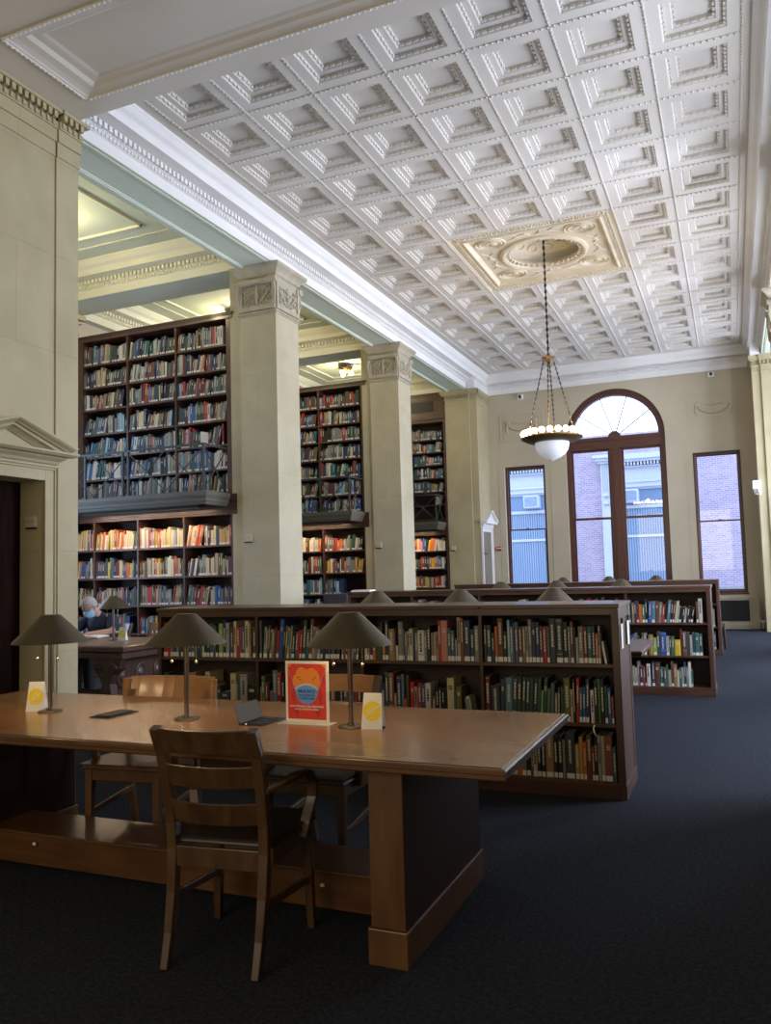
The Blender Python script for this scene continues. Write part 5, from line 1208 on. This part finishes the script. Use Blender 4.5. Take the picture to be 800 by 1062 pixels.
# ================================================================== the masked reader
def remesh(mb, vox, name, m, parent, smooth_it=6):
    me = bpy.data.meshes.new('tmp'); me.from_pydata(mb.v, [], mb.f); o = bpy.data.objects.new('tmp', me); COL.objects.link(o)
    r = o.modifiers.new('r', 'REMESH'); r.mode = 'VOXEL'; r.voxel_size = vox
    s = o.modifiers.new('s', 'SMOOTH'); s.iterations = smooth_it; s.factor = .5
    bpy.context.view_layer.update()
    n = bpy.data.meshes.new_from_object(o.evaluated_get(bpy.context.evaluated_depsgraph_get())); bpy.data.objects.remove(o)
    n.materials.clear(); n.materials.append(m); n.shade_smooth(); q = bpy.data.objects.new(name, n); COL.objects.link(q)
    if parent is not None: q.parent = parent
    return q
def ell(mb, c, r, M_=None): mb.lathe([(math.sin(PI*i/14)*1., -math.cos(PI*i/14)) for i in range(15)], (0,0,0), 20, 0, (M_ or Matrix()) @ Matrix.Translation(c) @ Matrix.Diagonal((*r, 1)))
def limb(mb, pts, rad, sub=6):
    P_ = [Vector(p) for p in pts]; out = []; rr = []
    for i in range(len(P_)-1):
        for k in range(sub): u = k/sub; out.append(P_[i].lerp(P_[i+1], u)); rr.append(rad[i]*(1-u)+rad[i+1]*u)
    out.append(P_[-1]); rr.append(rad[-1]); mb.tube(out, rr, 14)
    for p, r in ((P_[0], rad[0]), (P_[-1], rad[-1])): mb.sphere(p, r, 14, 8)
    for p, r in zip(P_[1:-1], rad[1:-1]): mb.sphere(p, r*1.0, 14, 8)
M_skin = mat('skin', (.50,.28,.20), .5); M_shirt = mat('navy_t_shirt', (.018,.026,.06), .85); M_hair = mat('short_grey_hair', (.38,.37,.35), .8)
M_mask = mat('pale_blue_face_mask', (.30,.52,.72), .7); M_trou = mat('dark_trousers', (.03,.03,.04), .8)
per = thing('person', 'person in navy t-shirt and blue face mask reading at the alcove table', 'person', (-7.46, 8.25, 0), .06)
HM = Matrix.Translation((-.03, -.17, 1.125)) @ Matrix.Rotation(-.22, 4, 'Z') @ Matrix.Rotation(.55, 4, 'X')   # head frame, -Y is the face
b = MB()
ell(b, (0,.05,.55), (.165,.125,.12)); limb(b, [(0,.05,.58),(0,.05,.72),(0,.0,.88)], [.135,.135,.15]); ell(b, (0,-.02,.90), (.17,.115,.13))
limb(b, [(-.15,-.02,.975),(.15,-.02,.975)], [.062,.062]); limb(b, [(0,-.02,.98),(-.01,-.09,1.06)], [.062,.056])
ell(b, (0,0,.035), (.076,.096,.105), HM); ell(b, (0,-.035,-.045), (.058,.062,.065), HM)
b.add([(-.012,-.090,.02),(.012,-.090,.02),(0,-.098,.045),(-.018,-.090,-.012),(.018,-.090,-.012),(0,-.120,-.008)], [(0,2,5,3),(2,1,4,5),(0,3,4,1),(3,5,4),(0,1,2)], 0, HM)
for sg in (-1, 1): ell(b, (sg*.078,.01,.005), (.010,.020,.032), HM)
hands = {}
for sg in (-1, 1):
    sh, el, wr = (sg*.19,-.02,.965), (sg*.30,-.18,.83), (sg*.115-.02,-.395,.81)
    limb(b, [sh, el, wr], [.056,.042,.028])
    # palm and five fingers resting on the table and book
    d = (Vector(wr)-Vector(el)).normalized(); pc = Vector(wr)+d*.045+Vector((0,0,-.008))
    M_ = Matrix.Translation(pc) @ d.to_track_quat('Y', 'Z').to_matrix().to_4x4()
    ell(b, (0,0,0), (.040,.050,.016), M_)
    for k, (xo, ln_) in enumerate(((-.030,.062),(-.010,.072),(.010,.068),(.029,.052))):
        b.tube([(M_ @ Vector(p)) for p in ((xo,.030,.002),(xo*1.1,.045+ln_*.35,.006),(xo*1.1,.045+ln_*.75,-.004),(xo*1.05,.045+ln_,-.016))], [.0095,.009,.0085,.0075], 8)
    b.tube([(M_ @ Vector(p)) for p in ((-sg*.030,-.015,0),(-sg*.055,.010,-.003),(-sg*.062,.040,-.008))], [.012,.011,.009], 8)
for sg in (-1, 1): limb(b, [(sg*.09,.03,.54),(sg*.11,-.38,.53),(sg*.11,-.36,.09)], [.085,.06,.042]); limb(b, [(sg*.11,-.34,.05),(sg*.12,-.50,.035)], [.040,.030])
body = remesh(b, .0085, 'body', M_skin, per)
s = MB()
ell(s, (0,.05,.60), (.180,.140,.13)); limb(s, [(0,.05,.60),(0,.045,.74),(0,.0,.88)], [.152,.150,.165]); ell(s, (0,-.02,.90), (.187,.130,.135)); limb(s, [(-.155,-.02,.972),(.155,-.02,.972)], [.076,.076])
limb(s, [(0,-.02,.99),(-.004,-.045,1.02)], [.072,.068])
for sg in (-1, 1): limb(s, [(sg*.185,-.02,.965),(sg*.262,-.125,.873)], [.073,.066])
remesh(s, .010, 'shirt', M_shirt, per, 4)
s = MB(); ell(s, (0,.05,.53), (.180,.140,.11))
for sg in (-1, 1): limb(s, [(sg*.09,.03,.54),(sg*.11,-.38,.535),(sg*.11,-.36,.10)], [.10,.075,.060])
remesh(s, .012, 'trousers', M_trou, per, 4)
for sg in (-1, 1):
    s = MB(); limb(s, [(sg*.11,-.33,.05),(sg*.12,-.52,.04)], [.050,.040]); remesh(s, .012, 'shoe', M_black, per, 3)
s = MB()   # hair cap over the back and top of the skull
vs = []; fs = []; nA, nB = 24, 10
for j in range(nB+1):
    th = PI*.62*j/nB
    for i in range(nA):
        ph = 2*PI*i/nA; lim = 1.0 if math.sin(ph) > -.2 else (.70 if math.sin(ph) > -.7 else .55)
        t2 = th*lim; vs.append((.081*math.sin(t2)*math.cos(ph), .004+.101*math.sin(t2)*math.sin(ph), .037+.109*math.cos(t2)))
for j in range(nB):
    for i in range(nA): i2 = (i+1) % nA; fs.append((j*nA+i, j*nA+i2, (j+1)*nA+i2, (j+1)*nA+i))
s.add(vs, fs, 0, HM); h = mk('hair', s, M_hair, per, smooth=True); so = h.modifiers.new('thick', 'SOLIDIFY'); so.thickness = .003
s = MB(); vs = []; fs = []
for j in range(7):
    v = j/6; z = .005-.105*v
    for i in range(13):
        u = -1+2*i/12; a = u*1.25; bulge = 1+.10*math.sin(PI*v)*(1-u*u)
        r0 = .081-(.020*v); vs.append((r0*math.sin(a)*bulge, -(.104-.012*v)*math.cos(a)*bulge-(.018*(1-abs(u))**2*math.sin(PI*min(1, v*1.2))), z))
for j in range(6):
    for i in range(12): fs.append((j*13+i, j*13+i+1, (j+1)*13+i+1, (j+1)*13+i))
s.add(vs, fs, 0, HM); o = mk('face_mask', s, M_mask, per, smooth=True); so = o.modifiers.new('thick', 'SOLIDIFY'); so.thickness = .002
s = MB()
for sg in (-1, 1): s.tube([HM @ Vector(p) for p in ((sg*.076,-.02,.0),(sg*.082,.0,.012),(sg*.088,.016,.005),(sg*.082,.004,-.02),(sg*.060,-.05,-.07))], .0018, 5)
mk('mask_loop', s, M_mask, o)
s = MB()
for sg in (-1, 1):
    s.tube([HM @ Vector((sg*.034+.026*math.cos(a), -.100+abs(.012*math.cos(a)), .032+.018*math.sin(a))) for a in [2*PI*i/12 for i in range(13)]], .002, 5)
    s.tube([HM @ Vector(p) for p in ((sg*.060,-.090,.034),(sg*.082,-.02,.032),(sg*.083,.012,.022))], .0018, 5)
s.tube([HM @ Vector(p) for p in ((-.008,-.104,.034),(.008,-.104,.034))], .002, 5)
mk('glasses', s, M_black, per)
s = MB()
for sg in (-1, 1): ell(s, (sg*.032,-.083,.032), (.011,.008,.007), HM)
mk('eyes', s, M_paper, per)
